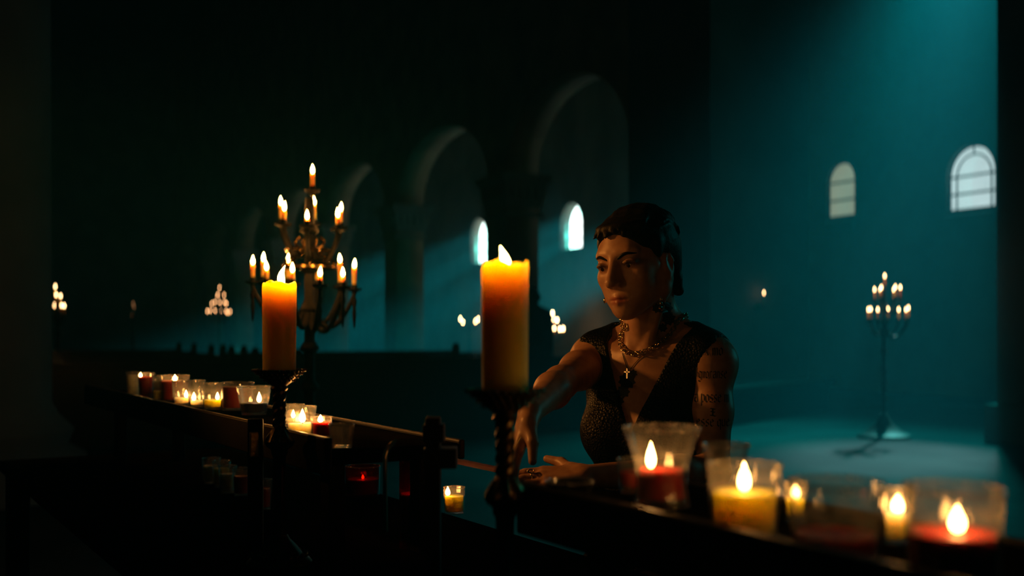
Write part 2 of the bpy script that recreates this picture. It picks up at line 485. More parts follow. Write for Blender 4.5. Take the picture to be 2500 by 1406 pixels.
# sloping sills and shallow lighter patches of limewash round the far windows
for i, (wy, ww, z0, z1, c, st, bd) in enumerate(WINDOWS):
    w = thing('window_%d' % (i + 1), None, None); w['kind'] = 'structure'
    o3 = on_line(WALL_C, wy, 0)
    def W(s, z, t): return o3 + DIR * s + OUT * t + Vector((0, 0, z))
    sill = MB()
    T_ = (0.10, 0.08, 0.30, 0.30, 0.3, 0.3)[i] - 0.01
    h = ww / 2
    sv = [W(-h, z0 - 0.22, -0.05), W(h, z0 - 0.22, -0.05), W(h, z0 - 0.10, -0.05), W(-h, z0 - 0.10, -0.05),
          W(-h, z0 - 0.22, T_), W(h, z0 - 0.22, T_), W(h, z0 + 0.02, T_), W(-h, z0 + 0.02, T_)]
    sill.add(sv, [(0, 1, 2, 3), (3, 2, 6, 7), (4, 7, 6, 5), (0, 3, 7, 4), (1, 5, 6, 2), (0, 4, 5, 1)])
    sill.build('sill', M['plaster'], w, smooth=False)
    # panes
    pm = pane_mat('window_pane_glass_%d' % (i + 1), c, st, 0.08 if i < 2 else 0.6)
    r = h
    zs = z1 - r
    T = (0.10, 0.08, 0.30, 0.30, 0.3, 0.3)[i]
    def poly(pts, name='pane'):
        n = len(pts)
        vs_ = [W(s, z, T) for s, z in pts] + [W(s, z, T + 0.012) for s, z in pts]
        fs = [tuple(range(n)), tuple(range(2 * n - 1, n - 1, -1))] + [(k, k + n, (k + 1) % n + n, (k + 1) % n) for k in range(n)]
        return MB().add(vs_, fs).build(name, pm, w, smooth=False)
    def arc(R, a0, a1, n=10):
        return [(R * math.cos(a0 + (a1 - a0) * k / n), zs + R * math.sin(a0 + (a1 - a0) * k / n)) for k in range(n + 1)]
    g = 0.012
    zb = [z0, z0 + (zs - z0) * 0.48, zs]
    q = r * 0.70 if bd else r
    for k in range(2):
        poly([(-q + g, zb[k] + g), (q - g, zb[k] + g), (q - g, zb[k + 1] - g), (-q + g, zb[k + 1] - g)])
        if bd:
            for sg in (-1, 1):
                a_, b_ = sorted((sg * (q + g), sg * (r - g)))
                poly([(a_, zb[k] + g), (b_, zb[k] + g), (b_, zb[k + 1] - g), (a_, zb[k + 1] - g)])
    poly([(x, z + g) for x, z in arc(q - g, 0, math.pi, 14)])
    if bd:
        for a0, a1 in ((0.02, math.pi / 2 - 0.03), (math.pi / 2 + 0.03, math.pi - 0.02)):
            poly(arc(r - g, a0, a1) + arc(q + g, a1, a0))
    # lead bars
    for z in zb[1:]:
        MB().box(W(0, z, T + 0.006), (2 * r, 0.03, 0.035), rz=math.atan2(DIR.y, DIR.x)).build('lead_bar', M['lead'], w, smooth=False)
    if bd:
        pts = [W(-q, z0, T)] + [W(s, z, T) for s, z in arc(q, math.pi, 0, 16)] + [W(q, z0, T)]
        MB().tube(pts, 0.016, 6).build('lead_arch', M['lead'], w)
        MB().tube([W(0, zs + q, T), W(0, zs + r, T)], 0.014, 6).build('lead_bar', M['lead'], w)
    pts = [W(-r + .01, z0, T)] + [W(s, z, T) for s, z in arc(r - .01, math.pi, 0, 18)] + [W(r - .01, z0, T)]
    MB().tube(pts, 0.02, 6).build('window_frame', M['lead'], w)

# arcade between nave and aisle: bays are open between the piers
PIERS = [(20.20, 20.95), (25.30, 26.03), (30.3, 31.1), (35.3, 36.1), (40.3, 41.1), (45.3, 46.1), (50.3, 51.1)]
ARC_T = 0.66
out_loop = [(SY(16.5), CEIL), (SY(16.5), 5.1)]
prev = 16.5
edges = []
lp = [(SY(16.5), CEIL)]
for k, (y0, y1) in enumerate(PIERS):
    s0, s1 = SY(prev), SY(y0)
    spring, rise = 3.95, 1.35
    lp.append((s0, 0.0) if k else (s0, 0.0))
    n = 18
    for j in range(n + 1):
        a = math.pi - math.pi * j / n
        lp.append(((s0 + s1) / 2 + (s1 - s0) / 2 * math.cos(a), spring + rise * math.sin(a)))
    lp.append((s1, 0.0))
    prev = y1
lp += [(SY(prev), 0.0), (SY(prev), CEIL)]
arc_o = Vector((ARC_C, 0, 0))
tag(curve_solid('wall_arcade', [lp], ARC_T, M['fresco'], (arc_o + OUT * ARC_T / 2, DIR, OUT)), kind='structure')
# great crossing piers, square on plan
def pier(name, y0, y1, thick, mat):
    c = (on_line(ARC_C, y0) + on_line(ARC_C, y1)) / 2 + OUT * thick / 2
    L = (y1 - y0) / 0.8944
    R = Matrix((DIR, OUT, Vector((0, 0, 1)))).transposed()
    o = MB().box(c + Vector((0, 0, CEIL / 2)), (L, thick, CEIL), M=R).build(name, mat, smooth=False)
    tag(o, kind='structure')
    MB().box(c + Vector((0, 0, 0.18)), (L + 0.16, thick + 0.16, 0.36), M=R).build('plinth', mat, o, smooth=False)
    return o
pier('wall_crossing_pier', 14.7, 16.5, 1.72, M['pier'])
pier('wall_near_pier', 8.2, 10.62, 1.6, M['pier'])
# attached half columns with carved capitals on the arcade piers
for k, (y0, y1) in enumerate(PIERS):
    R = Matrix((DIR, OUT, Vector((0, 0, 1)))).transposed()
    base = on_line(ARC_C, (y0 + y1) / 2) + OUT * (ARC_T / 2)
    L = (y1 - y0) / 0.8944
    t = thing('trim_%d' % (k + 1), None, None, loc=base); t['kind'] = 'structure'
    MB().box((0, 0, 3.86), (L + 0.42, ARC_T + 0.34, 0.14), M=R).build('abacus', M['plaster'], t, smooth=False)
    MB().box((0, 0, 3.55), (L + 0.10, ARC_T + 0.06, 0.48), M=R, taper=1.22).build('capital', M['plaster'], t, smooth=False)
    cv = MB()
    for a in range(5):
        for sgn in (-1, 1):
            cv.sphere(R @ Vector(((a - 2) * (L + 0.1) / 5, sgn * (ARC_T / 2 + 0.09), 3.62)), 0.08, 8, 6, s=(0.7, 0.7, 1.6))
            if a < 4:
                cv.sphere(R @ Vector((sgn * (L / 2 + 0.10), (a - 1.5) * ARC_T / 4, 3.62)), 0.08, 8, 6, s=(0.7, 0.7, 1.6))
    cv.build('carved_leaves', M['plaster'], t)
    MB().box((0, 0, 3.20), (L + 0.12, ARC_T + 0.12, 0.10), M=R).build('necking', M['plaster'], t, smooth=False)
    MB().box((0, 0, 0.2), (L + 0.2, ARC_T + 0.2, 0.4), M=R).build('plinth', M['pier'], t, smooth=False)

# end wall of the nave and the left wall
R = Matrix((DIR, OUT, Vector((0, 0, 1)))).transposed()
tag(MB().box(on_line(ARC_C, 54) - OUT * 4 + Vector((0, 0, CEIL / 2)), (0.6, 30, CEIL), M=R).build('wall_back', M['plaster'], smooth=False), kind='structure')
tag(MB().box(on_line(-13, 20) + Vector((0, 0, CEIL / 2)), (90, 0.6, CEIL), M=R).build('wall_left', M['plaster'], smooth=False), kind='structure')
# round column near the camera on the left
cprof = [(0.78, 0), (0.78, 0.25), (0.66, 0.32), (0.70, 0.42), (0.60, 0.52), (0.56, 0.6), (0.54, 6.0), (0.62, 6.05), (0.56, 6.15), (0.74, 6.8), (0.78, 7.0), (0.78, CEIL)]
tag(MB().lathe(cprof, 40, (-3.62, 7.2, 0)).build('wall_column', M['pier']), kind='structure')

# low stone bench along the crossing pier
bd_ = Vector((2.35, 3.1, 0)).normalized()
bc = Vector((2.6, 12.75, 0))
Rb = Matrix((bd_, Vector((bd_.y, -bd_.x, 0)), Vector((0, 0, 1)))).transposed()
bench = thing('stone_bench', 'long low dark bench on the open floor in front of the big pier', 'bench', loc=bc, rz=math.atan2(bd_.y, bd_.x))
MB().box((0.3, 0, 0.385), (4.6, 0.40, 0.09)).build('seat_slab', M['pew'], bench, smooth=False, bevel=0.01)
MB().box((0.3, 0, 0.17), (4.4, 0.30, 0.34)).build('plinth', M['wood'], bench, smooth=False)

# pews
def make_pew(L):
    t = thing('church_pew', '', 'pew', group='dark pews in rows across the nave')
    MB().box((0, 0.0, 0.40), (L, 0.03, 0.70)).build('back_panel', M['pew'], t, smooth=False)
    MB().box((0, 0.0, 0.775), (L, 0.07, 0.05)).build('top_rail', M['pew'], t, smooth=False, bevel=0.012)
    MB().box((0, 0.22, 0.43), (L, 0.40, 0.04)).build('seat', M['pew'], t, smooth=False, bevel=0.01)
    for sx in (-1, 1):
        e = MB()
        prof = [(-0.05, 0), (0.46, 0), (0.46, 0.55), (0.38, 0.62), (0.14, 0.66), (0.08, 0.86), (0.0, 0.90), (-0.05, 0.86)]
        n = len(prof)
        x0, x1 = sx * L / 2 - 0.025, sx * L / 2 + 0.025
        e.add([(x0, y, z) for y, z in prof] + [(x1, y, z) for y, z in prof],
              [tuple(range(n))[::-1], tuple(range(n, 2 * n))] + [(k, (k + 1) % n, (k + 1) % n + n, k + n) for k in range(n)])
        e.build('end_panel', M['pew'], t, smooth=False)
    return t
PEW_L = 3.1
proto = make_pew(PEW_L)
first = True
row0 = Vector((-2.68, 10.05, 0))
for r in range(6):
    for j in range(3):
        if j == 2: continue
        if j == 1 and r > 3: continue
        c = row0 + DIR * (1.12 * r) + OUT * (-0.95 + (PEW_L + 0.14) * j)
        p = proto if first else copy_tree(proto)
        first = False
        p.location = c
        p.rotation_euler = (0, 0, math.atan2(OUT.y, OUT.x))
        side = ('round column', 'big pier')[j]
        p['label'] = 'polished dark pew at the front of the rows, on the %s side' % side if r == 0 else \
            'dark pew in the %s row behind the front pew, on the %s side' % (('first', 'second', 'third', 'fourth', 'fifth')[r - 1], side)
        p['group'] = 'dark pews in rows across the nave'

# ================================================================== candles
def flame_mesh(h, w, lean=0.0, curl=0.0, seg=14):
    """teardrop flame standing on its root, leaning towards -x; built once per size"""
    prof = [(0.0, 0.0), (0.55, 0.06), (0.86, 0.16), (1.0, 0.30), (0.92, 0.45), (0.70, 0.62), (0.42, 0.78), (0.18, 0.92), (0.0, 1.0)]
    m = MB().lathe([(r * w / 2, z * h) for r, z in prof], seg)
    m.v = [(x - lean * (z / h) ** 1.4 + curl * math.sin(z / h * math.pi), y, z) for x, y, z in m.v]
    return m
def add_flame(parent, z, h, w, mat, lean=0.0, curl=0.0, xy=(0, 0), wick=True, wax=None):
    if wick:
        MB().tube([(xy[0], xy[1], z - 0.004), (xy[0] + w * .05, xy[1], z + h * 0.12)], max(0.0008, w * 0.09), 6).build('wick', M['wick'], wax or parent)
    return flame_mesh(h, w, lean, curl).build('flame', mat, parent, loc=(xy[0], xy[1], z + h * 0.04))
def wax_body(r, h, dip=0.003, z0=0.0, rim=0.0035, r0=None):
    """wax with a softly rounded shoulder and a shallow melted hollow"""
    r0 = r if r0 is None else r0
    return [(0, z0), (r0 * 0.97, z0), (r0, z0 + 0.002), (r0 + (r - r0) * 0.5, z0 + h * 0.5), (r, z0 + h - rim * 1.6), (r - rim * 0.4, z0 + h - rim * 0.5),
            (r - rim, z0 + h), (r - rim * 1.8, z0 + h - dip * 0.3), (r * 0.6, z0 + h - dip), (0, z0 + h - dip)]

# ---- votive stand: a long shelf running from the far left to the near right
SH_Z, LOW_Z = 0.90, 0.70
SH_D = Vector((-0.5263, 0.8503, 0))        # along the shelf, away from the camera
SH_N = Vector((0.8503, 0.5263, 0))         # across it, towards the woman
SH_O = Vector((0.227, 1.05, 0))
SH_R = Matrix((SH_D, SH_N, Vector((0, 0, 1)))).transposed()
def S(along, across, z): return SH_O + SH_D * along + SH_N * across + Vector((0, 0, z))
rack = thing('votive_stand', 'long dark two-level wooden stand carrying the rows of votive glasses', 'candle stand', loc=S(1.1, 0.06, 0))
def rpart(name, c, size, mat, bevel=0.003, rot=True):
    o = MB().box(c - rack.location, size, M=SH_R if rot else None).build(name, mat, rack, smooth=False, bevel=bevel)
    return o
for a0, a1 in ((0.90, 2.90), (-0.75, 0.315)):           # the upper level is in two lengths, open between them
    L_s, m_s = a1 - a0, (a0 + a1) / 2
    rpart('upper_shelf', S(m_s, 0.063, SH_Z - 0.0125), (L_s, 0.236, 0.025), M['wood_matte'])
    rpart('front_lip', S(m_s, -0.060, SH_Z - 0.010), (L_s, 0.014, 0.062), M['wood'])
    rpart('back_lip', S(m_s, 0.188, SH_Z - 0.012), (L_s, 0.012, 0.034), M['wood'])
rpart('lower_board', S(1.10, 0.03, LOW_Z - 0.015), (3.5, 0.70, 0.03), M['wood_matte'])
for al in (-0.35, 0.20, 0.98, 2.60):
    for ac in (-0.02, 0.15):
        rpart('bracket', S(al, ac, (SH_Z + LOW_Z) / 2 - 0.012), (0.04, 0.03, SH_Z - LOW_Z - 0.024), M['wood'])
for al in (-0.55, 2.75):
    for ac in (-0.28, 0.34):
        rpart('leg', S(al, ac, (LOW_Z - 0.03) / 2), (0.06, 0.06, LOW_Z - 0.03), M['wood'])
rpart('arm_rail_post', S(0.15, 0.43, 0.40), (0.02, 0.02, 0.80), M['wood'])
rpart('arm_rail_post', S(2.30, 0.43, 0.40), (0.02, 0.02, 0.80), M['wood'])
rpart('padded_arm_rail', S(1.20, 0.43, 0.805), (2.4, 0.022, 0.010), M['velvet'], bevel=0.004)
# brass fitting on the shelf's support below the left candlestick
bp = P(620, 1085, 1.86)
MB().box(bp - rack.location + Vector((0, 0.012, -0.075)), (0.026, 0.010, 0.235)).build('support_strap', M['iron'], rack, smooth=False, bevel=0.002)
MB().box(bp - rack.location, (0.0145, 0.008, 0.042), rz=0.47).build('brass_plate', M['brass'], rack, smooth=False, bevel=0.0015)
# newel post that rises in front of the shelf, with stepped mouldings
nd = 1.50
def npx(x0, x1, y0, y1, dd=0.0, dep=0.030, name='moulding'):
    a, b_ = P(x0, y1, nd), P(x1, y0, nd)
    c = (a + b_) / 2 + Vector((0, dd, 0)) - rack.location
    MB().box(c, (abs(b_.x - a.x), dep, abs(b_.z - a.z)), rz=0.0).build(name, M['wood'], rack, smooth=False, bevel=0.0016)
npx(1040, 1076, 1018, 1620, name='newel_post')
npx(1034, 1086, 1035, 1078, dep=0.038)
npx(1036, 1116, 1092, 1140, dep=0.044, name='cross_block')
# curved brass handle beside it
pts = [P(968, 1074, 1.56), P(956, 1084, 1.555), P(945, 1098, 1.55), P(940, 1114, 1.548), P(940, 1150, 1.546), P(940, 1230, 1.545), P(941, 1300, 1.545)]
MB().tube([p - rack.location for p in pts], [0.0016, 0.0034, 0.0038, 0.0036, 0.0032, 0.0032, 0.0032], 10).build('curved_brass_handle', M['gold'], rack)

VOT = []
def votive(label, cx, d, w_px, rim_y, base_z=None, waxc=None, fill=0.5, flame=True, glass='glass', flare=0.82, waist=None,
           fl=(0.018, 0.009), fx=0.0, wall=0.0022, name='votive_glass', group=None, fmat='flame_votive', lean=0.0):
    base_z = SH_Z if base_z is None else base_z
    r = w_px * d / F_PX / 2
    p = P(cx, rim_y, d)
    h = p.z - base_z
    t = thing(name, label, 'votive candle' if waxc else 'glass', loc=(p.x, p.y, base_z), group=group)
    rb = r * flare
    foot = 0.004
    n = 10
    prof_o = []
    for k in range(n + 1):
        u = k / n
        if waist: rr = waist * r + (r - waist * r) * (abs(u - 0.32) / 0.68 if u > 0.32 else abs(u - 0.32) / 0.32 * 0.45) ** 1.7
        else: rr = rb + (r - rb) * u
        prof_o.append((rr, u * h))
    prof = [(0, 0.0005), (prof_o[0][0] * 0.9, 0.0005)] + prof_o
    prof += [(prof_o[-1][0] - wall * 0.5, h + wall * 0.35), (prof_o[-1][0] - wall, h)]
    prof += [(max(0.002, rr - wall), z) for rr, z in prof_o[::-1] if foot + 0.001 < z < h - 0.0001] + [(prof_o[0][0] - wall, foot), (0, foot)]
    go = MB().lathe(prof, 36).build('glass', M[glass], t)
    MB().torus((0, 0, h + wall * 0.2), prof_o[-1][0] - wall * 0.45, wall * 0.62, 40, 8).build('rim', M['glass_rim'], go)
    if waxc:
        zt = foot + (h - foot) * fill
        # the wax follows the inside of the glass
        pr = [(0, foot + 0.0006)]
        for rr, z in prof_o:
            if z < foot: continue
            if z < zt - 0.002: pr.append((rr - wall - 0.0006, max(z, foot + 0.0006)))
        rt = pr[-1][0] if len(pr) > 1 else rb - wall - 0.0006
        if len(pr) == 1: pr.append((rt, foot + 0.0006))
        pr += [(rt, zt - 0.0012), (rt * 0.97, zt), (rt * 0.90, zt - 0.0006), (rt * 0.5, zt - 0.0018), (0, zt - 0.002)]
        wo = MB().lathe(pr, 32).build('wax', M[waxc], t)
        if flame:
            add_flame(t, zt - 0.001, fl[0], fl[1], M[fmat], lean, xy=(fx, 0), wax=wo)
    return t

ROWG = None
votive('small glass brimming with pale olive wax at the far end of the shelf', 326, 3.16, 38, 909, fmat='flame_row', waxc='wax_white', fill=0.90, flame=False)
votive('lit dark red candle glass beside the pale one at the shelf far end', 357, 3.07, 40, 911, fmat='flame_row', waxc='wax_red', fill=0.86, fl=(0.012, 0.009), fx=-0.016)
votive('narrow clear glass with low yellow wax between two red candles', 386, 2.98, 30, 917, fmat='flame_row', waxc='wax_yellow', fill=0.38, flame=False)
votive('wide bright red candle glass with its flame above the brim', 427, 2.97, 70, 917, fmat='flame_row', waxc='wax_red', fill=0.80, fl=(0.016, 0.011), flare=0.9)
votive('clear glass with white stub and flame in front of the bright red candle', 443, 2.84, 46, 930, fmat='flame_row', waxc='wax_white', fill=0.28, fx=0.012)
votive('clear bubbly glass with a low flame next to the yellow one', 481, 2.78, 42, 929, fmat='flame_row', waxc='wax_white', fill=0.20, fx=-0.008, fl=(0.02, 0.010))
votive('clear glass with a low yellow wax pool and bright flame', 519, 2.70, 52, 936, fmat='flame_row', waxc='wax_yellow', fill=0.33, fx=0.012)
votive('broad dark red candle glass behind the blue one, unlit', 580, 2.68, 80, 934, fmat='flame_row', waxc='wax_red', fill=0.84, flame=False, flare=0.92)
votive('tapered clear glass with dark blue wax and a flame', 620, 2.53, 84, 944, fmat='flame_row', waxc='wax_blue', fill=0.40, fx=0.012, fl=(0.024, 0.011), flare=0.72)
votive('clear glass behind the left candlestick, half hidden by the white one', 716, 2.24, 56, 988, fmat='flame_row', waxc='wax_white', fill=0.30, fx=0.0)
votive('tapered clear glass glowing with white wax beside the left candlestick', 733, 2.02, 80, 993, fmat='flame_row', waxc='wax_white', fill=0.42, fl=(0.026, 0.012), fx=0.004, flare=0.72)
votive('small lit red candle glass next to the glowing white one', 785, 1.97, 52, 1019, fmat='flame_row', waxc='wax_red', fill=0.76, fl=(0.014, 0.010), fx=-0.002, flare=0.9)
votive('empty low clear glass beside the small red candle', 834, 1.83, 64, 1036, flare=0.8, name='empty_glass')
# near end of the shelf
votive('tall waisted clear glass with a tall flame over red wax', 1615, 1.24, 192, 1046, waxc='wax_red', fill=0.45, fl=(0.030, 0.0115), fx=-0.012, waist=0.66, wall=0.004, name='hurricane_glass')
votive('clear flared glass behind the big yellow candle', 1772, 1.275, 118, 1086, waxc='wax_red', fill=0.22, flame=False, waist=0.70, wall=0.003, name='hurricane_glass')
votive('small red glass half hidden behind the tall waisted glass', 1556, 1.335, 104, 1122, waxc='wax_red', fill=0.62, flame=False, flare=0.82, glass='glass')
votive('broad votive full of glowing yellow wax beside the waisted glass', 1817, 1.05, 184, 1136, waxc='wax_yellow', fill=0.62, fl=(0.027, 0.0125), flare=0.86, wall=0.003)
votive('small lit yellow candle behind the wide low glass', 1942, 1.13, 62, 1180, waxc='wax_yellow', fill=0.60, fl=(0.014, 0.010))
votive('wide low clear glass with a little red wax by the yellow votive', 2040, 0.95, 236, 1180, waxc='wax_red', fill=0.30, flame=False, flare=0.85, wall=0.003)
votive('small lit glass behind the wide low glass and the pinkish one', 2192, 1.02, 84, 1196, waxc='wax_white', fill=0.55, fl=(0.016, 0.012))
votive('wide lit glass of pinkish red wax at the near end of the shelf', 2328, 0.86, 240, 1192, waxc='wax_red', fill=0.52, fl=(0.020, 0.0125), fx=0.003, flare=0.88, wall=0.003)
votive('small smoked dark glass dish on the shelf by the right candlestick', 1390, 1.25, 122, 1176, glass='glass_dark', flare=0.8, wall=0.003, name='glass_dish')
# lower board
votive('lit little votive with pale wax on the lower board', 1109, 2.37, 54, 1190, LOW_Z, 'wax_yellow', 0.66, fl=(0.020, 0.011), fx=-0.014, flare=0.92)
votive('tall red candle jar under the shelf by the newel post', 1008, 2.00, 66, 1126, LOW_Z, 'wax_red', 0.62, fl=(0.010, 0.006), glass='glass_red', flare=1.0, fmat='flame_red', name='candle_jar')
votive('squat red candle glass in the dark under the shelf', 886, 2.62, 86, 1138, LOW_Z, 'wax_red', 0.55, fl=(0.010, 0.006), glass='glass_red', flare=0.95, fmat='flame_red')
for k, (cx, d, col) in enumerate(((516, 2.82, 'wax_white'), (541, 2.76, 'wax_yellow'), (556, 2.66, 'wax_white'), (590, 2.62, 'wax_red'), (642, 2.42, 'wax_red'))):
    votive(('unlit pale glass', 'unlit yellow glass', 'unlit clear glass with white wax', 'unlit dark red glass', 'unlit red glass')[k] +
           (' on the lower board under the shelf far half', ' on the lower board behind the pale glasses', ' on the lower board beside the unlit yellow one',
            ' on the lower board left of the brass plate', ' on the lower board behind the left candlestick')[k],
           cx, d, 46, 800 + (CAM_Z - 0.765) * F_PX / d, LOW_Z, col, 0.7, flame=False)

# ---- pillar candles on turned candlesticks
def candlestick(label, px, d, base_z):
    p = P(px, 900, d)
    t = thing('candlestick', label, 'candlestick', loc=(p.x, p.y, base_z))
    H = 1.030 - base_z
    st = MB()
    st.lathe([(0, 0.0), (0.052, 0), (0.055, 0.006), (0.050, 0.012), (0.040, 0.018), (0.030, 0.032), (0.018, 0.044), (0.014, 0.052), (0, 0.052)], 32)
    ft = st.build('foot', M['bronze'], t)
    bd2 = MB()
    for k in range(20):
        a = 2 * math.pi * k / 20
        bd2.sphere((0.044 * math.cos(a), 0.044 * math.sin(a), 0.0185), 0.0045, 8, 6)
    bd2.build('beaded_rim', M['bronze'], ft)
    z1 = H - 0.135
    MB().lathe([(0, 0.05), (0.012, 0.05), (0.010, 0.06), (0.0085, z1 * 0.6), (0.010, z1 - 0.012), (0.013, z1 - 0.006), (0.013, z1), (0, z1)], 24, flute=(6, 0.10)).build('lower_stem', M['bronze'], t)
    MB().lathe([(0, z1), (0.013, z1), (0.021, z1 + 0.006), (0.024, z1 + 0.014), (0.020, z1 + 0.022), (0.012, z1 + 0.034), (0.010, z1 + 0.036), (0, z1 + 0.036)], 28, flute=(9, 0.10)).build('knop', M['bronze'], t)
    tw = MB()
    z2, z3 = z1 + 0.036, H - 0.036
    for j in range(3):                                   # twisted upper stem
        pts = [(0.0065 * math.cos(j * 2.094 + u * 0.62), 0.0065 * math.sin(j * 2.094 + u * 0.62), z2 + (z3 - z2) * u / 16) for u in range(17)]
        tw.tube(pts, 0.0056, 8)
    tw.build('twisted_stem', M['bronze'], t)
    dsh = MB().lathe([(0, z3), (0.012, z3), (0.015, z3 + 0.004), (0.012, z3 + 0.008), (0.020, z3 + 0.014), (0.030, z3 + 0.023), (0.0435, z3 + 0.033), (0.0450, H), (0.0435, H - 0.0008), (0.029, z3 + 0.028), (0, z3 + 0.028)], 40, flute=(24, 0.012)).build('drip_dish', M['bronze'], t)
    bb = MB()
    for k in range(32):
        a = 2 * math.pi * k / 32
        bb.sphere((0.0445 * math.cos(a), 0.0445 * math.sin(a), H - 0.0015), 0.0022, 6, 4)
    for row, (rr, zz) in enumerate(((0.038, 0.0285), (0.0315, 0.0225), (0.0255, 0.0172))):
        for k in range(26 - row * 3):
            a = 2 * math.pi * k / (26 - row * 3)
            bb.sphere((rr * math.cos(a), rr * math.sin(a), z3 + zz), 0.0019, 6, 4)
    bb.build('beading', M['bronze'], dsh)
    return p, H + base_z
def pillar(label, px, d, bot_z, w_px, top_y, lean, curl, fmat, notch, fh, fw, fx):
    p = P(px, top_y, d)
    r = w_px * d / F_PX / 2
    h = p.z - bot_z
    t = thing('pillar_candle', label, 'candle', loc=(p.x, p.y, bot_z))
    m = MB()
    prof = [(0, 0), (r * 0.94, 0), (r * 0.955, 0.003)] + [(r * (0.955 + 0.045 * k / 10), h * k / 10) for k in range(1, 10)] + \
           [(r, h - 0.006), (r * 0.985, h - 0.0025), (r * 0.95, h - 0.0005), (r * 0.88, h), (r * 0.80, h - 0.003), (r * 0.55, h - 0.007), (0, h - 0.008)]
    m.lathe(prof, 56)
    rnd = random.Random(int(px))
    ph = [rnd.uniform(0, 6.28) for _ in range(5)]
    vv = []
    for x, y, z in m.v:                                 # hand-poured unevenness and a ragged rim
        a = math.atan2(y, x)
        k = 1 + 0.006 * math.sin(2 * a + ph[0] + z * 9) + 0.004 * math.sin(5 * a + ph[1])
        dz = (0.0018 * math.sin(3 * a + ph[2]) + 0.0012 * math.sin(7 * a + ph[3])) if z > h - 0.012 else 0
        vv.append((x * k, y * k, z + dz))
    m.v = vv
    wo = m.build('wax', M['wax_orange'], t)
    if notch:
        MB().sphere((-r * 0.35, -r * 0.72, h + 0.0006), 0.0035, 10, 6, s=(1.5, 1, 0.7)).build('wax_bead', M['wax_orange'], wo)
    add_flame(t, h - 0.006, fh, fw, M[fmat], lean, curl, xy=(fx, 0), wax=wo)
    return t
pA, zA = candlestick('dark turned candlestick holding the slimmer candle before the glass row', 682, 1.85, LOW_Z)
pillar('orange pillar candle with curved flame before the row of glasses', 682, 1.85, zA - 0.006, 84, 690, -0.004, -0.0045, 'flame_key', True, 0.034, 0.0125, 0.006)
pB, zB = candlestick('dark turned candlestick in front of the woman reaching hand', 1233, 1.25, LOW_Z)
pillar('orange pillar candle with leaning flame in front of the reaching hand', 1233, 1.25, zB - 0.006, 117, 642, 0.0075, 0.0, 'flame_soft', False, 0.024, 0.0105, 0.002)

# ================================================================== candelabra
def taper(label, group, top_flame, bot_z, r, fh, fw, mat, lean=0.0, name='taper_candle'):
    """top_flame: middle of the flame"""
    zt = top_flame.z - fh * 0.5
    t = thing(name, label, 'candle', loc=(top_flame.x, top_flame.y, bot_z), group=group)
    wo = MB().lathe(wax_body(r, zt - bot_z, 0.002, rim=0.002), 14).build('wax', M['wax_taper'], t)
    add_flame(t, zt - bot_z - 0.001, fh, fw, M[mat], lean, wick=r > 0.009, wax=wo)
    return t

def candelabrum(label, name, axis, candles, foot_r, pole_r, ring=None, spikes=False, mat='iron', cup_r=0.03, dish=0.02):
    """candles: list of (flame centre Vector, z of candle foot); axis: (x, y)"""
    t = thing(name, label, 'candelabrum', loc=(axis[0], axis[1], 0))
    top = max(z for _, z in candles)
    ax = Vector((axis[0], axis[1], 0))
    MB().lathe([(0, 0), (foot_r, 0), (foot_r, 0.03), (foot_r * 0.7, 0.06), (foot_r * 0.35, 0.14), (pole_r * 1.6, 0.24), (0, 0.24)], 28).build('base', M[mat], t)
    prof = [(0, 0.2), (pole_r, 0.2)]
    zz = 0.2
    k = 0
    while zz < top - 0.25:
        zz += 0.16
        prof += [(pole_r, zz), (pole_r * 1.9, zz + 0.015), (pole_r * 1.5, zz + 0.03), (pole_r, zz + 0.045)]
    prof += [(pole_r * 0.8, top - 0.03), (0, top - 0.03)]
    MB().lathe(prof, 18).build('pole', M[mat], t)
    for fc, zb in candles:
        d = Vector((fc.x, fc.y, 0)) - ax
        z = zb
        holder = t
        if d.length > 0.03:
            e = d
            n = 14
            dep = min(0.16, d.length * 0.75)
            pts = []
            for j in range(n + 1):
                u = j / n
                pts.append(Vector((e.x * u, e.y * u, z - 0.02 - dep * math.sin(u * math.pi) ** 0.8 * (1.0 - 0.25 * u) - 0.03 * (1 - u))))
            holder = MB().tube(pts, [pole_r * (0.62 - 0.22 * j / n) for j in range(n + 1)], 7).build('arm', M[mat], t)
        c = (d.x, d.y, z)
        MB().lathe([(0, -0.022), (cup_r * 0.30, -0.022), (cup_r * 0.35, -0.012), (cup_r, -0.004), (cup_r * 1.08, 0.004), (cup_r * 0.95, 0.002), (cup_r * 0.42, 0.0005), (cup_r * 0.42, dish), (cup_r * 0.34, dish), (cup_r * 0.34, -0.001), (0, -0.001)], 18, c).build('drip_cup', M[mat], holder)
        if spikes and z < top - 0.3:
            MB().lathe([(0, -0.165), (0.004, -0.155), (0.009, -0.10), (0.006, -0.075), (0.011, -0.055), (0.006, -0.03), (0.006, -0.020), (0, -0.020)], 12, c).build('drop_finial', M[mat], holder)
    return t

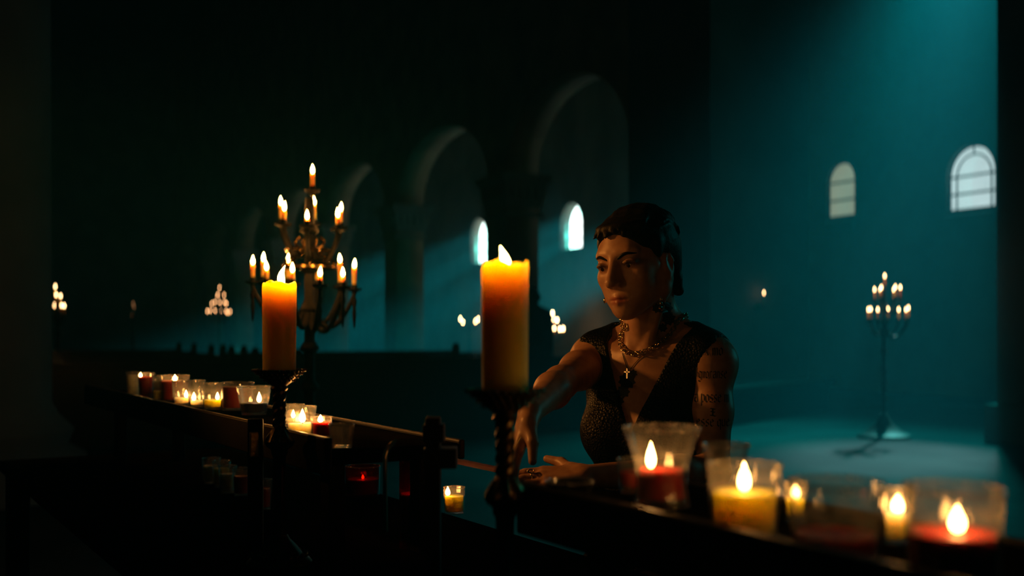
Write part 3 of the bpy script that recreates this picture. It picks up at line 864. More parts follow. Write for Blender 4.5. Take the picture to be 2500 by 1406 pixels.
# ---- the tall candelabrum behind the left pillar candle
D0 = 4.5
main_px = [  # px, flame row, foot row, depth offset
    (763, 413, 466, 0.00),
    (686, 490, 546, 0.07), (694, 503, 548, -0.10), (767, 490, 548, 0.13), (750, 524, 552, -0.14), (832, 505, 556, 0.08), (825, 519, 560, -0.09),
    (617, 635, 688, 0.00), (643, 627, 686, 0.15), (651, 648, 692, -0.14), (703, 630, 690, 0.21), (714, 653, 694, -0.20), (773, 632, 694, 0.20),
    (781, 663, 696, -0.22), (830, 630, 700, 0.14), (837, 664, 700, -0.15), (865, 643, 706, 0.02)]
cl = []
for px, fy, by, dd in main_px:
    fc = P(px, fy, D0 + dd)
    zb = P(px, by, D0 + dd).z
    cl.append((fc, zb))
axis = (P(756, 700, D0).x, D0)
cm = candelabrum('tall dark three-tiered floor candelabrum behind the left pillar candle', 'floor_candelabrum', axis, cl, 0.24, 0.022, spikes=True, mat='iron')
# gilt crown of scrolls round the stem below the middle tier
zc = P(756, 640, D0).z
cr = MB()
cr.torus((0, 0, zc - 0.02), 0.105, 0.008, 32, 8)
cr.torus((0, 0, zc + 0.05), 0.095, 0.006, 32, 8)
cr.build('crown_ring', M['gilt'], cm)
for k in range(8):
    a = 2 * math.pi * k / 8 + 0.2
    pts = []
    for j in range(15):
        u = j / 14
        rr = 0.085 - 0.05 * u + 0.022 * math.sin(u * 9)
        pts.append((rr * math.cos(a + 0.5 * u), rr * math.sin(a + 0.5 * u), zc - 0.02 + 0.12 * u))
    MB().tube(pts, 0.0055, 6).build('scroll', M['gilt'], cm)
tiers = {0: 'single taper on the very top of the tall candelabrum'}
for k, ((px, fy, by, dd), (fc, zb)) in enumerate(zip(main_px, cl)):
    if k == 0: lab, g = 'lit taper on the very top of the tall candelabrum', None
    elif k < 7: lab, g = 'lit taper in the middle tier of the tall candelabrum', 'middle tier tapers of the tall candelabrum'
    else: lab, g = 'lit taper in the wide lower tier of the tall candelabrum', 'lower tier tapers of the tall candelabrum'
    taper(lab, g, fc, zb + 0.001, 0.0098, 0.036, 0.015, 'flame_taper', 0.003 * math.sin(k * 2.3))

# ---- candelabra farther off
def far_set(name, label, clabel, group, d, pts, foot_drop, scale, mat='flame_far', depth=0.0, fh=0.05, fw=0.02, r=0.011):
    cl = []
    rnd = random.Random(len(pts) + int(d))
    for px, py in pts:
        dd = d + rnd.uniform(-depth, depth)
        fc = P(px, py, dd)
        cl.append((fc, P(px, py + foot_drop, dd).z))
    ax_ = sum((c.x for c, _ in cl)) / len(cl)
    if len(cl) > 6: ax_ = cl[0][0].x
    candelabrum(label, name, (ax_, d), cl, 0.26 * scale, 0.02 * scale, mat='iron', cup_r=0.032 * scale)
    for fc, zb in cl:
        taper(clabel, group, fc, zb + 0.001, r, fh, fw, mat)

far_set('tiered_candelabrum', 'two-tiered candelabrum standing alone in the blue haze near the windows', 'lit taper on the candelabrum in the blue haze', 'tapers on the haze candelabrum', 11.0,
        [(2160, 673), (2135, 706), (2149, 706), (2152, 701), (2182, 706), (2186, 700), (2198, 701), (2120, 755), (2126, 754), (2143, 755), (2168, 754), (2194, 755), (2212, 755), (2218, 751)], 28, 1.0, depth=0.10, fh=0.042, fw=0.018)
far_set('pyramid_candelabrum', 'candelabrum with a pyramid of many flames by the dark arcade', 'lit taper in the pyramid candelabrum', 'tapers of the pyramid candelabrum', 34.0,
        [(536, 702), (532, 719), (531, 723), (547, 720), (517, 741), (525, 737), (537, 738), (548, 738), (553, 740), (506, 759), (513, 758), (525, 758), (540, 759), (552, 759), (556, 763), (562, 760)], 10, 1.5, mat='flame_tiny', depth=0.2, fh=0.075, fw=0.036, r=0.018)
far_set('side_candelabrum', 'candelabrum of six flames beside the near round column', 'lit taper on the candelabrum by the round column', 'tapers by the round column', 14.0,
        [(135, 699), (137, 719), (148, 722), (133, 745), (150, 745), (157, 746)], 26, 1.0, depth=0.06, fh=0.05, fw=0.024)
far_set('wall_candelabrum', 'candelabrum of seven flames against the wall by the silhouetted figure', 'lit taper on the candelabrum by the silhouetted figure', 'tapers by the silhouetted figure', 27.0,
        [(1349, 764), (1339, 779), (1351, 779), (1360, 781), (1353, 802), (1367, 803), (1375, 802)], 13, 1.3, mat='flame_lit', depth=0.08, fh=0.085, fw=0.04, r=0.016)
far_set('arm_candelabrum', 'pair of forked candle arms in the bay beside the big pillar candle', 'lit taper on the forked arms in the far bay', 'tapers in the far bay', 32.5,
        [(1124, 778), (1130, 786), (1161, 784), (1168, 779)], 10, 1.4, mat='flame_lit', depth=0.06, fh=0.085, fw=0.04, r=0.016)
far_set('dark_candelabrum', 'faint candelabrum with three guttering flames in the darkness', 'faint guttering taper in the darkness', 'guttering tapers', 30.0,
        [(325, 741), (327, 749), (323, 768)], 10, 1.4, mat='flame_dim', depth=0.05, fh=0.085, fw=0.04, r=0.016)
# ---- wall sconce on the big pier
ep = on_line(ARC_C, 14.7)
u_ = OUT
sx_ = (1850 - 1250) / F_PX
tt = (ep.x - sx_ * ep.y) / (sx_ * u_.y - u_.x)
sp_ = ep + u_ * tt
zf = CAM_Z + (HORIZON - 715) / F_PX * sp_.y
nrm_ = -DIR
sc = thing('wall_sconce', 'small single candle sconce on the side of the big dark pier', 'sconce', loc=(sp_.x, sp_.y, zf - 0.20))
MB().lathe([(0, 0), (0.05, 0), (0.055, 0.008), (0.04, 0.012), (0, 0.012)], 20).build('back_plate', M['gilt'], sc).rotation_euler = nrm_.to_track_quat('Z', 'Y').to_euler()
MB().tube([nrm_ * 0.01, nrm_ * 0.06 + Vector((0, 0, -0.03)), nrm_ * 0.12 + Vector((0, 0, -0.01)), nrm_ * 0.13 + Vector((0, 0, 0.03))], 0.008, 8).build('arm', M['gilt'], sc)
MB().lathe([(0, 0.03), (0.03, 0.035), (0.035, 0.045), (0.03, 0.043), (0, 0.042)], 18, tuple(nrm_ * 0.13)).build('drip_cup', M['gilt'], sc)
fcv = sp_ + nrm_ * 0.13; fcv.z = zf
taper('lone lit taper in the sconce on the big dark pier', None, fcv, zf - 0.20 + 0.046, 0.011, 0.045, 0.02, 'flame_far')

# ================================================================== people: smooth solids meshed from distance fields
class Field:
    def __init__(self, lo, hi, h):
        self.lo, self.h = np.array(lo, float), h
        self.n = [int(math.ceil((b - a) / h)) + 1 for a, b in zip(lo, hi)]
        self.D = np.full(self.n, 0.05, np.float32)
    def _win(self, lo, hi):
        a = [max(0, int((l - o) / self.h)) for l, o in zip(lo, self.lo)]
        b = [min(n, int((u - o) / self.h) + 2) for u, o, n in zip(hi, self.lo, self.n)]
        if any(y - x < 1 for x, y in zip(a, b)): return None
        sl = tuple(slice(x, y) for x, y in zip(a, b))
        g = [(np.arange(x, y, dtype=np.float32) * self.h + o).astype(np.float32) for x, y, o in zip(a, b, self.lo)]
        return sl, g[0][:, None, None], g[1][None, :, None], g[2][None, None, :]
    def _mix(self, sl, d, k, op):
        A = self.D[sl]
        if op == '+':
            h = np.maximum(k - np.abs(A - d), 0) / k
            self.D[sl] = np.minimum(A, d) - h * h * k * 0.25
        elif op == '-':
            d = -d
            h = np.maximum(k - np.abs(A - d), 0) / k
            self.D[sl] = np.maximum(A, d) + h * h * k * 0.25
    def cone(self, a, b, ra, rb, k=0.02, op='+'):
        a, b = np.array(a, float), np.array(b, float)
        m = max(ra, rb) + k + 0.012
        w = self._win(np.minimum(a, b) - m, np.maximum(a, b) + m)
        if w is None: return
        sl, X, Y, Z = w
        ab = b - a
        L2 = max(float(ab @ ab), 1e-9)
        px, py, pz = X - np.float32(a[0]), Y - np.float32(a[1]), Z - np.float32(a[2])
        t = np.clip((px * ab[0] + py * ab[1] + pz * ab[2]) / L2, 0, 1).astype(np.float32)
        d = np.sqrt((px - t * ab[0]) ** 2 + (py - t * ab[1]) ** 2 + (pz - t * ab[2]) ** 2) - (ra + (rb - ra) * t)
        self._mix(sl, d.astype(np.float32), k, op)
    def path(self, pts, rads, k=0.02, op='+'):
        for i in range(len(pts) - 1):
            self.cone(pts[i], pts[i + 1], rads[i], rads[i + 1], k, op)
    def ell(self, c, r, R=None, k=0.02, op='+'):
        """R: 3x3 whose columns are the axes"""
        c = np.array(c, float); r = np.array(r, float)
        R = np.eye(3) if R is None else np.array(R, float)
        ext = np.abs(R) @ r + k + 0.012
        w = self._win(c - ext, c + ext)
        if w is None: return
        sl, X, Y, Z = w
        p = [X - np.float32(c[0]), Y - np.float32(c[1]), Z - np.float32(c[2])]
        q = [p[0] * R[0, j] + p[1] * R[1, j] + p[2] * R[2, j] for j in range(3)]
        k0 = np.sqrt((q[0] / r[0]) ** 2 + (q[1] / r[1]) ** 2 + (q[2] / r[2]) ** 2)
        k1 = np.sqrt((q[0] / r[0] ** 2) ** 2 + (q[1] / r[1] ** 2) ** 2 + (q[2] / r[2] ** 2) ** 2)
        d = k0 * (k0 - 1) / np.maximum(k1, 1e-6)
        self._mix(sl, d.astype(np.float32), k, op)
    def coords(self):
        g = [(np.arange(n, dtype=np.float32) * self.h + o).astype(np.float32) for n, o in zip(self.n, self.lo)]
        return g[0][:, None, None], g[1][None, :, None], g[2][None, None, :]
    def mesh(self, name):
        D = self.D
        s = D < 0
        nx, ny, nz = D.shape
        cnt = np.zeros((nx - 1, ny - 1, nz - 1), np.uint8)
        for i in (0, 1):
            for j in (0, 1):
                for k in (0, 1):
                    cnt += s[i:nx - 1 + i, j:ny - 1 + j, k:nz - 1 + k]
        act = np.argwhere((cnt > 0) & (cnt < 8))
        idx = np.full(cnt.shape, -1, np.int32)
        idx[act[:, 0], act[:, 1], act[:, 2]] = np.arange(len(act))
        corners = [(i, j, k) for i in (0, 1) for j in (0, 1) for k in (0, 1)]
        vals = np.stack([D[act[:, 0] + i, act[:, 1] + j, act[:, 2] + k] for i, j, k in corners], 1)
        acc = np.zeros((len(act), 3)); n = np.zeros(len(act))
        for a in range(8):
            for b in range(a + 1, 8):
                df = np.array(corners[b]) - np.array(corners[a])
                if np.abs(df).sum() != 1: continue
                va, vb = vals[:, a], vals[:, b]
                m = (va < 0) != (vb < 0)
                t = np.where(m, va / np.where(m, va - vb, 1), 0)
                pos = np.array(corners[a])[None] + t[:, None] * df[None]
                acc[m] += pos[m]; n[m] += 1
        V = (acc / n[:, None] + act) * self.h + self.lo
        quads = []
        for ax in range(3):
            sl0 = [slice(None)] * 3; sl1 = [slice(None)] * 3
            sl0[ax] = slice(0, D.shape[ax] - 1); sl1[ax] = slice(1, D.shape[ax])
            A, B = s[tuple(sl0)], s[tuple(sl1)]
            e = np.argwhere(A != B)
            o1, o2 = [(1, 2), (2, 0), (0, 1)][ax]
            ok = (e[:, o1] > 0) & (e[:, o2] > 0) & (e[:, o1] < D.shape[o1] - 1) & (e[:, o2] < D.shape[o2] - 1)
            e = e[ok]
            def cell(d1, d2):
                c = e.copy(); c[:, o1] -= d1; c[:, o2] -= d2
                return idx[c[:, 0], c[:, 1], c[:, 2]]
            q = np.stack([cell(1, 1), cell(0, 1), cell(0, 0), cell(1, 0)], 1)
            fl = ~A[e[:, 0], e[:, 1], e[:, 2]]
            q[fl] = q[fl][:, ::-1]
            quads.append(q)
        Q = np.concatenate(quads)
        me = bpy.data.meshes.new(name)
        me.vertices.add(len(V)); me.vertices.foreach_set('co', V.astype(np.float32).ravel())
        me.loops.add(Q.size); me.loops.foreach_set('vertex_index', Q.astype(np.int32).ravel())
        me.polygons.add(len(Q))
        me.polygons.foreach_set('loop_start', np.arange(0, Q.size, 4, dtype=np.int32))
        me.polygons.foreach_set('loop_total', np.full(len(Q), 4, np.int32))
        me.update(calc_edges=True)
        me.validate()
        me.shade_smooth()
        return me, V

def obj_from(me, name, mat, parent):
    o = bpy.data.objects.new(name, me)
    me.materials.append(mat)
    COL.objects.link(o)
    if parent:
        o.parent = parent
        o.matrix_parent_inverse = parent.matrix_world.inverted()
    return o
def basis(yaw, pitch=0.0, roll=0.0):
    """columns: her left, forward, up; yaw 0 faces the camera, positive turns towards picture left"""
    Rz = Matrix.Rotation(math.pi - yaw, 3, 'Z')          # local +y forward -> world
    Rm = Rz @ Matrix.Rotation(-pitch, 3, 'X') @ Matrix.Rotation(roll, 3, 'Y')
    return Rm
def local(o, R):
    # local x = her left. A rotation of pi keeps x to the picture's right when facing the camera.
    def f(x, y, z): return np.array(Vector(o) + R @ Vector((-x, y, z)))
    return f

# ------------------------------------------------------------------ the woman
hd_o = P(1558, 634, 2.20)
R_h = basis(math.radians(40), math.radians(9), math.radians(5))
Hh = local(hd_o, R_h)
nb_o = P(1583, 850, 2.25)
R_t = basis(math.radians(33), math.radians(4))
T = local(nb_o, R_t)
Rh_np = np.array(R_h); Rt_np = np.array(R_t)
JL, JR = T(0.135, -0.01, -0.030), T(-0.135, -0.005, -0.030)     # shoulder joints
elL, wrL = np.array(P(1742, 1150, 2.12)), np.array(P(1432, 1163, 1.98))
elR, wrR = np.array(P(1368, 935, 2.09)), np.array(P(1296, 1003, 1.87))

def head_shape(F):
    e = lambda c, r, k=0.02, op='+': F.ell(Hh(*c), r, Rh_np, k, op)
    c_ = lambda a, b, ra, rb, k=0.015, op='+': F.cone(Hh(*a), Hh(*b), ra, rb, k, op)
    e((0, -0.016, 0.038), (0.067, 0.079, 0.066))
    e((0, 0.030, 0.028), (0.055, 0.055, 0.050), 0.03)           # forehead
    e((0, 0.030, -0.026), (0.050, 0.053, 0.060), 0.03)          # face
    for s in (-1, 1):
        c_((s * 0.010, 0.068, -0.091), (s * 0.049, 0.012, -0.060), 0.0120, 0.014, 0.025)   # jaw line
        c_((s * 0.049, 0.012, -0.060), (s * 0.055, 0.000, -0.020), 0.013, 0.012, 0.025)
        e((s * 0.029, 0.052, -0.052), (0.021, 0.022, 0.026), 0.03)
        e((s * 0.035, 0.060, -0.026), (0.017, 0.014, 0.014), 0.025)                         # cheek bone
        c_((s * 0.054, 0.030, -0.014), (s * 0.040, 0.060, -0.022), 0.008, 0.010, 0.02)
    e((0, 0.058, -0.066), (0.032, 0.034, 0.036), 0.025)         # mouth mound
    e((0, 0.073, -0.091), (0.017, 0.013, 0.013), 0.018)         # chin
    c_((-0.030, 0.072, 0.020), (0.030, 0.072, 0.020), 0.011, 0.011, 0.02)                   # brow
    for s in (-1, 1):
        F.ell(Hh(s * 0.031, 0.098, 0.000), (0.018, 0.016, 0.011), Rh_np, 0.014, '-')        # socket
        c_((s * 0.012, 0.081, 0.019), (s * 0.044, 0.069, 0.019), 0.006, 0.005, 0.010)       # brow edge
        e((s * 0.031, 0.0725, -0.001), (0.0150, 0.0135, 0.0125), 0.006)                     # eyeball under the lids
        F.ell(Hh(s * 0.031, 0.0890, -0.0046), (0.0130, 0.0075, 0.0026), Rh_np, 0.002, '-')  # opening
        c_((s * 0.018, 0.0830, 0.0005), (s * 0.031, 0.0868, 0.0018), 0.0024, 0.0032, 0.003) # upper lid
        c_((s * 0.031, 0.0868, 0.0018), (s * 0.045, 0.0795, 0.0000), 0.0032, 0.0024, 0.003)
    # nose
    c_((0, 0.076, 0.010), (0, 0.088, -0.034), 0.0100, 0.0135, 0.008)
    c_((0, 0.083, 0.012), (0, 0.1065, -0.030), 0.0075, 0.0092, 0.010)
    e((0, 0.1085, -0.0345), (0.0098, 0.0095, 0.0085), 0.006)
    for s in (-1, 1):
        e((s * 0.0108, 0.0955, -0.0385), (0.0064, 0.0095, 0.0064), 0.006)
        F.ell(Hh(s * 0.0068, 0.1000, -0.0455), (0.0035, 0.0055, 0.0030), Rh_np, 0.003, '-')
    # lips
    for s in (-1, 1):
        c_((s * 0.003, 0.0915, -0.0640), (s * 0.022, 0.0835, -0.0685), 0.0044, 0.0022, 0.006)
        c_((0, 0.0905, -0.0742), (s * 0.018, 0.0840, -0.0712), 0.0054, 0.0026, 0.006)
    F.cone(Hh(-0.021, 0.0885, -0.0693), Hh(0, 0.0975, -0.0690), 0.0012, 0.0012, 0.003, '-')
    F.cone(Hh(0.021, 0.0885, -0.0693), Hh(0, 0.0975, -0.0690), 0.0012, 0.0012, 0.003, '-')
    F.cone(Hh(0, 0.098, -0.050), Hh(0, 0.100, -0.058), 0.0022, 0.0025, 0.004, '-')          # philtrum
    # ears
    for s in (-1, 1):
        Re = np.array(R_h @ Matrix.Rotation(math.radians(-12), 3, 'X'))
        F.ell(Hh(s * 0.0665, -0.002, -0.018), (0.0080, 0.0150, 0.0240), Re, 0.006)
        F.ell(Hh(s * 0.0745, 0.000, -0.015), (0.0055, 0.0090, 0.0160), Re, 0.004, '-')
        c_((s * 0.0715, -0.0135, -0.012), (s * 0.0705, -0.006, 0.002), 0.0030, 0.0028, 0.004)
        e((s * 0.0670, 0.004, -0.041), (0.005, 0.007, 0.008), 0.005)

def neck_torso(F, arms=True, full=True):
    t = lambda a, b, ra, rb, k=0.03: F.cone(T(*a), T(*b), ra, rb, k)
    e = lambda c, r, k=0.04: F.ell(T(*c), r, Rt_np, k)
    F.cone(Hh(0, -0.030, -0.030), T(0, -0.030, 0.010), 0.046, 0.050, 0.03)                  # neck
    F.cone(Hh(0, 0.012, -0.072), T(0, 0.020, 0.006), 0.026, 0.030, 0.02)                    # throat
    for s in (-1, 1):
        F.cone(Hh(s * 0.052, -0.012, -0.045), T(s * 0.016, 0.044, -0.004), 0.0125, 0.0095, 0.010)   # neck muscle
        t((s * 0.016, 0.044, -0.010), (s * 0.125, 0.012, 0.006), 0.0095, 0.0095, 0.014)      # collar bone
        t((s * 0.030, -0.040, 0.050), (s * 0.115, -0.030, -0.002), 0.026, 0.030, 0.035)      # trapezius
        t((s * 0.045, -0.015, -0.035), (s * 0.125, -0.012, -0.030), 0.045, 0.046, 0.04)
        e((s * 0.062, 0.060, -0.165), (0.056, 0.052, 0.058), 0.035)
    e((0, 0.0, -0.100), (0.130, 0.080, 0.110))
    e((0, 0.0, -0.210), (0.120, 0.086, 0.120))
    e((0, 0.0, -0.330), (0.108, 0.080, 0.120))
    if full: e((0, -0.01, -0.460), (0.150, 0.110, 0.110))

def hand(F, wr, dirv, palm, side, curl, spread, lens, thumb):
    """wr wrist, dirv towards the fingers, palm: palm normal, side: towards the thumb; curl per finger (rad)"""
    d = Vector(dirv).normalized(); n = Vector(palm); n = (n - d * n.dot(d)).normalized()
    sd = d.cross(n).normalized()
    if sd.dot(Vector(side)) < 0: sd = -sd
    w = Vector(wr)
    kn = []
    for i in range(4):
        off = (1.5 - i) * 0.0185
        k0 = w + d * (0.078 - 0.004 * abs(i - 1)) + sd * off
        kn.append(k0)
        F.cone(np.array(w + sd * off * 0.55 + d * 0.012), np.array(k0), 0.0135, 0.0105, 0.012)
        p, dr = k0, (d + sd * spread * (1.5 - i)).normalized()
        for j, (l, r0, r1) in enumerate(((lens[i] * 0.46, 0.0092, 0.0082), (lens[i] * 0.30, 0.0082, 0.0072), (lens[i] * 0.24, 0.0072, 0.0058))):
            c = curl[i] * (0.6, 1.0, 0.8)[j]
            dr = (dr * math.cos(c) + n * math.sin(c)).normalized()
            q = p + dr * l
            F.cone(np.array(p), np.array(q), r0, r1, 0.004)
            # next bend is measured from the new direction; the palm normal turns with it
            n_local = (n - dr * n.dot(dr))
            n = n_local.normalized() if n_local.length > 1e-3 else n
            p = q
        n = Vector(palm); n = (n - d * n.dot(d)).normalized()
    tb = w + d * 0.022 + sd * 0.026
    t1 = tb + (d * thumb[0] + sd * thumb[1] + n * thumb[2]).normalized() * 0.040
    t2 = t1 + (d * (thumb[0] + 0.35) + sd * thumb[1] * 0.7 + n * thumb[2]).normalized() * 0.032
    F.cone(np.array(w + d * 0.012 + sd * 0.012), np.array(tb), 0.014, 0.0125, 0.014)
    F.cone(np.array(tb), np.array(t1), 0.0115, 0.0098, 0.01)
    F.cone(np.array(t1), np.array(t2), 0.0098, 0.0072, 0.004)
    return d, n, sd

def arms(F):
    for J, el, wr, sgn in ((JL, elL, wrL, 1), (JR, elR, wrR, -1)):
        F.ell(J, (0.046, 0.046, 0.048), None, 0.03)
        m = J + (el - J) * 0.45
        F.path([J, m, el], [0.041, 0.0370, 0.0295], 0.02)
        f1 = el + (wr - el) * 0.28
        F.path([el, f1, wr], [0.0300, 0.0315, 0.0210], 0.02)
    global HL, HR
    HL = hand(F, wrL, (-0.98, -0.10, -0.04), (0.0, 0.35, -0.95), (-0.2, 0.3, 1.0), (0.12, 0.16, 0.2, 0.26), 0.05, (0.072, 0.080, 0.075, 0.060), (0.35, 0.9, 0.05))
    HR = hand(F, wrR, (-0.36, -0.20, -0.92), (0.85, 0.1, -0.35), (0.2, -1, 0.0), (0.22, 0.26, 0.30, 0.36), 0.03, (0.068, 0.076, 0.070, 0.056), (0.75, 0.45, 0.35))

woman = thing('person', 'woman in a black sleeveless vest with tattooed arm leaning over the candles', 'person', loc=(nb_o.x, nb_o.y, 0))
bpy.context.view_layer.update()
F = Field((-0.06, 1.68, 0.72), (0.49, 2.42, 1.352), 0.0025)
neck_torso(F, full=False)
head_shape(F)
arms(F)
me, V = F.mesh('body')
# make-up and lips as a tint of the skin
Ri = np.linalg.inv(Rh_np)
L_ = (V - np.array(hd_o)) @ Ri.T
L_[:, 0] *= -1
tint = np.ones((len(V), 4), np.float32)
lip = np.exp(-(((np.abs(L_[:, 0])) / 0.019) ** 4 + ((L_[:, 2] + 0.0692) / 0.0085) ** 4)) * (L_[:, 1] > 0.07)
for c, k in ((0, 0.25), (1, 0.62), (2, 0.60)):
    tint[:, c] *= 1 - k * lip
for s in (-1, 1):
    lid = np.exp(-(((L_[:, 0] - s * 0.033) / 0.019) ** 2 + ((L_[:, 2] + 0.001) / 0.0065) ** 2)) * (L_[:, 1] > 0.05)
    for c in range(3): tint[:, c] *= 1 - 0.9 * lid
ca = me.color_attributes.new('makeup', 'FLOAT_COLOR', 'POINT')
ca.data.foreach_set('color', tint.ravel())
body = obj_from(me, 'body', M['skin'], woman)
dg = bpy.context.evaluated_depsgraph_get()
bvh = BVHTree.FromPolygons([v.co for v in me.vertices], [p.vertices for p in me.polygons])

# eyes and brows
for s in (-1, 1):
    R3 = Matrix(R_h)
    c = Vector(Hh(s * 0.031, 0.0715, -0.0015))
    eye = MB().sphere(c, 0.0133, 16, 12, M=R3).build('eyeball', M['eye'], woman); eye.matrix_parent_inverse = woman.matrix_world.inverted()
    gaze = (Vector(Hh(s * 0.031 - 0.006, 0.2, -0.060)) - c).normalized()
    ir = MB().sphere(c + gaze * 0.0085, 0.0062, 12, 8).build('iris', M['iris'], eye)
    br = []
    for j in range(9):
        u = j / 8
        q = Vector(Hh(s * (0.012 + 0.036 * u), 0.12, 0.0095 + 0.0085 * math.sin(min(1, u * 1.35) * math.pi * 0.62) - 0.006 * max(0, u - 0.65)))
        h_ = bvh.ray_cast(q, Vector(R_h @ Vector((0, -1, 0))))
        br.append((h_[0] if h_[0] else q) + Vector(R_h @ Vector((0, -0.0006, 0))))
    b_ = MB().tube(br, [0.0020, 0.0031, 0.0036, 0.0036, 0.0034, 0.0030, 0.0025, 0.0019, 0.0010], 6).build('eyebrow', M['hair'], body)

# hair: cropped cap with a ragged fringe and a flick at the nape
hf = Field((hd_o.x - 0.17, hd_o.y - 0.17, hd_o.z - 0.17), (hd_o.x + 0.19, hd_o.y + 0.19, hd_o.z + 0.17), 0.003)
eh = lambda c, r, k=0.02, op='+': hf.ell(Hh(*c), r, Rh_np, k, op)
eh((0, -0.017, 0.036), (0.0740, 0.0860, 0.0715))
eh((0, 0.028, 0.038), (0.060, 0.056, 0.044), 0.02)
eh((0, -0.062, -0.006), (0.056, 0.038, 0.066), 0.03)
for s in (-1, 1):
    hf.cone(Hh(s * 0.060, 0.020, 0.030), Hh(s * 0.060, 0.020, -0.004), 0.012, 0.006, 0.012)
# carve the face out of the cap
eh((0, 0.088, -0.042), (0.075, 0.060, 0.099), 0.006, '-')
hf.cone(Hh(-0.11, 0.040, -0.050), Hh(0.11, 0.040, -0.050), 0.052, 0.052, 0.008, '-')
for s in (-1, 1):
    hf.ell(Hh(s * 0.074, 0.002, -0.020), (0.022, 0.018, 0.029), Rh_np, 0.006, '-')
rnd = random.Random(5)
for j in range(28):                                             # fringe tufts lying on the forehead
    u = (j / 27 - 0.5) * 2
    x = u * 0.055
    y = 0.086 - 0.034 * u * u
    hf.path([Hh(x * 0.9, y - 0.034, 0.084), Hh(x, y - 0.011, 0.072), Hh(x - 0.004 + rnd.uniform(-.006, .006), y + 0.0005, 0.060 - 0.006 * u * u + rnd.uniform(-0.006, 0.005))], [0.004, 0.0046, 0.0020], 0.005)
for j in range(9):                                              # nape
    x = (j - 4) * 0.0085
    hf.path([Hh(x, -0.072, -0.015), Hh(x * 1.05, -0.066, -0.050), Hh(x * 1.15, -0.066 - rnd.uniform(0, .006), -0.068 - rnd.uniform(0, 0.010)), Hh(x * 1.2, -0.082 - rnd.uniform(0, .008), -0.076)], [0.016, 0.014, 0.008, 0.0022], 0.010)
for j in range(26):                                             # locks combed back over the crown
    x = (j / 25 - 0.5) * 0.132
    w_ = math.sqrt(max(0.02, 1 - (x / 0.0745) ** 2))
    pts = []
    for k in range(9):
        ph = math.radians(48 + 125 * k / 8)
        pts.append(Hh(x + 0.003 * math.sin(k + j), -0.017 + 0.0855 * math.cos(ph) * w_, 0.036 + 0.0710 * math.sin(ph) * w_))
    hf.path(pts, [0.0035] + [0.0046] * 7 + [0.003], 0.005)
hme, _ = hf.mesh('hair')
obj_from(hme, 'hair', M['hair'], woman)

# vest: the torso, thicker by the cloth, cut by neckline and armholes
vf = Field((-0.02, 1.98, 0.55), (0.52, 2.50, 1.12), 0.004)
F_keep = F
F = vf
neck_torso(vf)
vf.D -= 0.0075
inner = Field((-0.02, 1.98, 0.55), (0.52, 2.50, 1.12), 0.004)
neck_torso(inner)
X, Y, Z = vf.coords()
Rti = np.linalg.inv(Rt_np)
dx, dy, dz = X - np.float32(nb_o.x), Y - np.float32(nb_o.y), Z - np.float32(nb_o.z)
lx = -(Rti[0, 0] * dx + Rti[0, 1] * dy + Rti[0, 2] * dz)
ly = Rti[1, 0] * dx + Rti[1, 1] * dy + Rti[1, 2] * dz
lz = Rti[2, 0] * dx + Rti[2, 1] * dy + Rti[2, 2] * dz
# deep V: half-width grows upward from its point
vw = (lz + 0.165) * 0.44
vcut = np.where(ly > -0.015, (np.abs(lx - 0.004) - np.maximum(vw, 0)) * 0.9, 0.05)
neck_cut = np.sqrt(lx ** 2 + (ly + 0.020) ** 2) - 0.064
D = np.maximum(vf.D, -np.minimum(vcut, 0.05))
D = np.maximum(D, -np.where(lz > -0.02, neck_cut, 0.05))
for s, J in ((1, JL), (-1, JR)):
    jl = Rti @ (J - np.array(nb_o)); jx = -jl[0]
    ah = np.sqrt(((lx - s * 0.150) / 1.0) ** 2 * 1.6 + ((ly + 0.005) / 1.1) ** 2 + ((lz + 0.050) / 1.45) ** 2) - 0.050
    D = np.maximum(D, -ah)
D = np.maximum(D, lz + 0.0 - 0.052)
D = np.maximum(D, -(inner.D + 0.0010))
D = np.maximum(D, -(lz + 0.44))
vf.D = D.astype(np.float32)
vme, _ = vf.mesh('vest')
obj_from(vme, 'vest', M['vest'], woman)
F = F_keep
# trousers and shoes, hidden under the stand
tf = Field((-0.25, 1.5, 0.0), (0.60, 2.55, 0.68), 0.008)
tf.ell(T(0, -0.01, -0.470), (0.160, 0.120, 0.105), Rt_np, 0.04)
for s in (-1, 1):
    tf.path([T(s * 0.085, 0.0, -0.50), T(s * 0.10, 0.38, -0.515), T(s * 0.10, 0.36, -0.95)], [0.085, 0.062, 0.048], 0.03)
    tf.cone(T(s * 0.10, 0.34, -1.010), T(s * 0.105, 0.50, -1.020), 0.036, 0.030, 0.03)
tf.D = np.maximum(tf.D, -(tf.coords()[2] - 0.004) + 0 * tf.D).astype(np.float32)
tme, _ = tf.mesh('trousers')
obj_from(tme, 'trousers', M['cloth'], woman)
stool = thing('stool', 'low wooden stool the woman sits on, hidden behind the stand', 'stool', loc=tuple(Vector(T(0, -0.03, 0)) * Vector((1, 1, 0)) if False else (T(0, -0.03, 0)[0], T(0, -0.03, 0)[1], 0)))
MB().lathe([(0, 0.425), (0.165, 0.425), (0.172, 0.440), (0.165, 0.462), (0, 0.464)], 32).build('seat', M['wood'], stool)
for k in range(4):
    a = k * math.pi / 2 + 0.5
    MB().tube([(0.11 * math.cos(a), 0.11 * math.sin(a), 0.428), (0.16 * math.cos(a), 0.16 * math.sin(a), 0.0)], 0.014, 8).build('leg', M['wood'], stool)

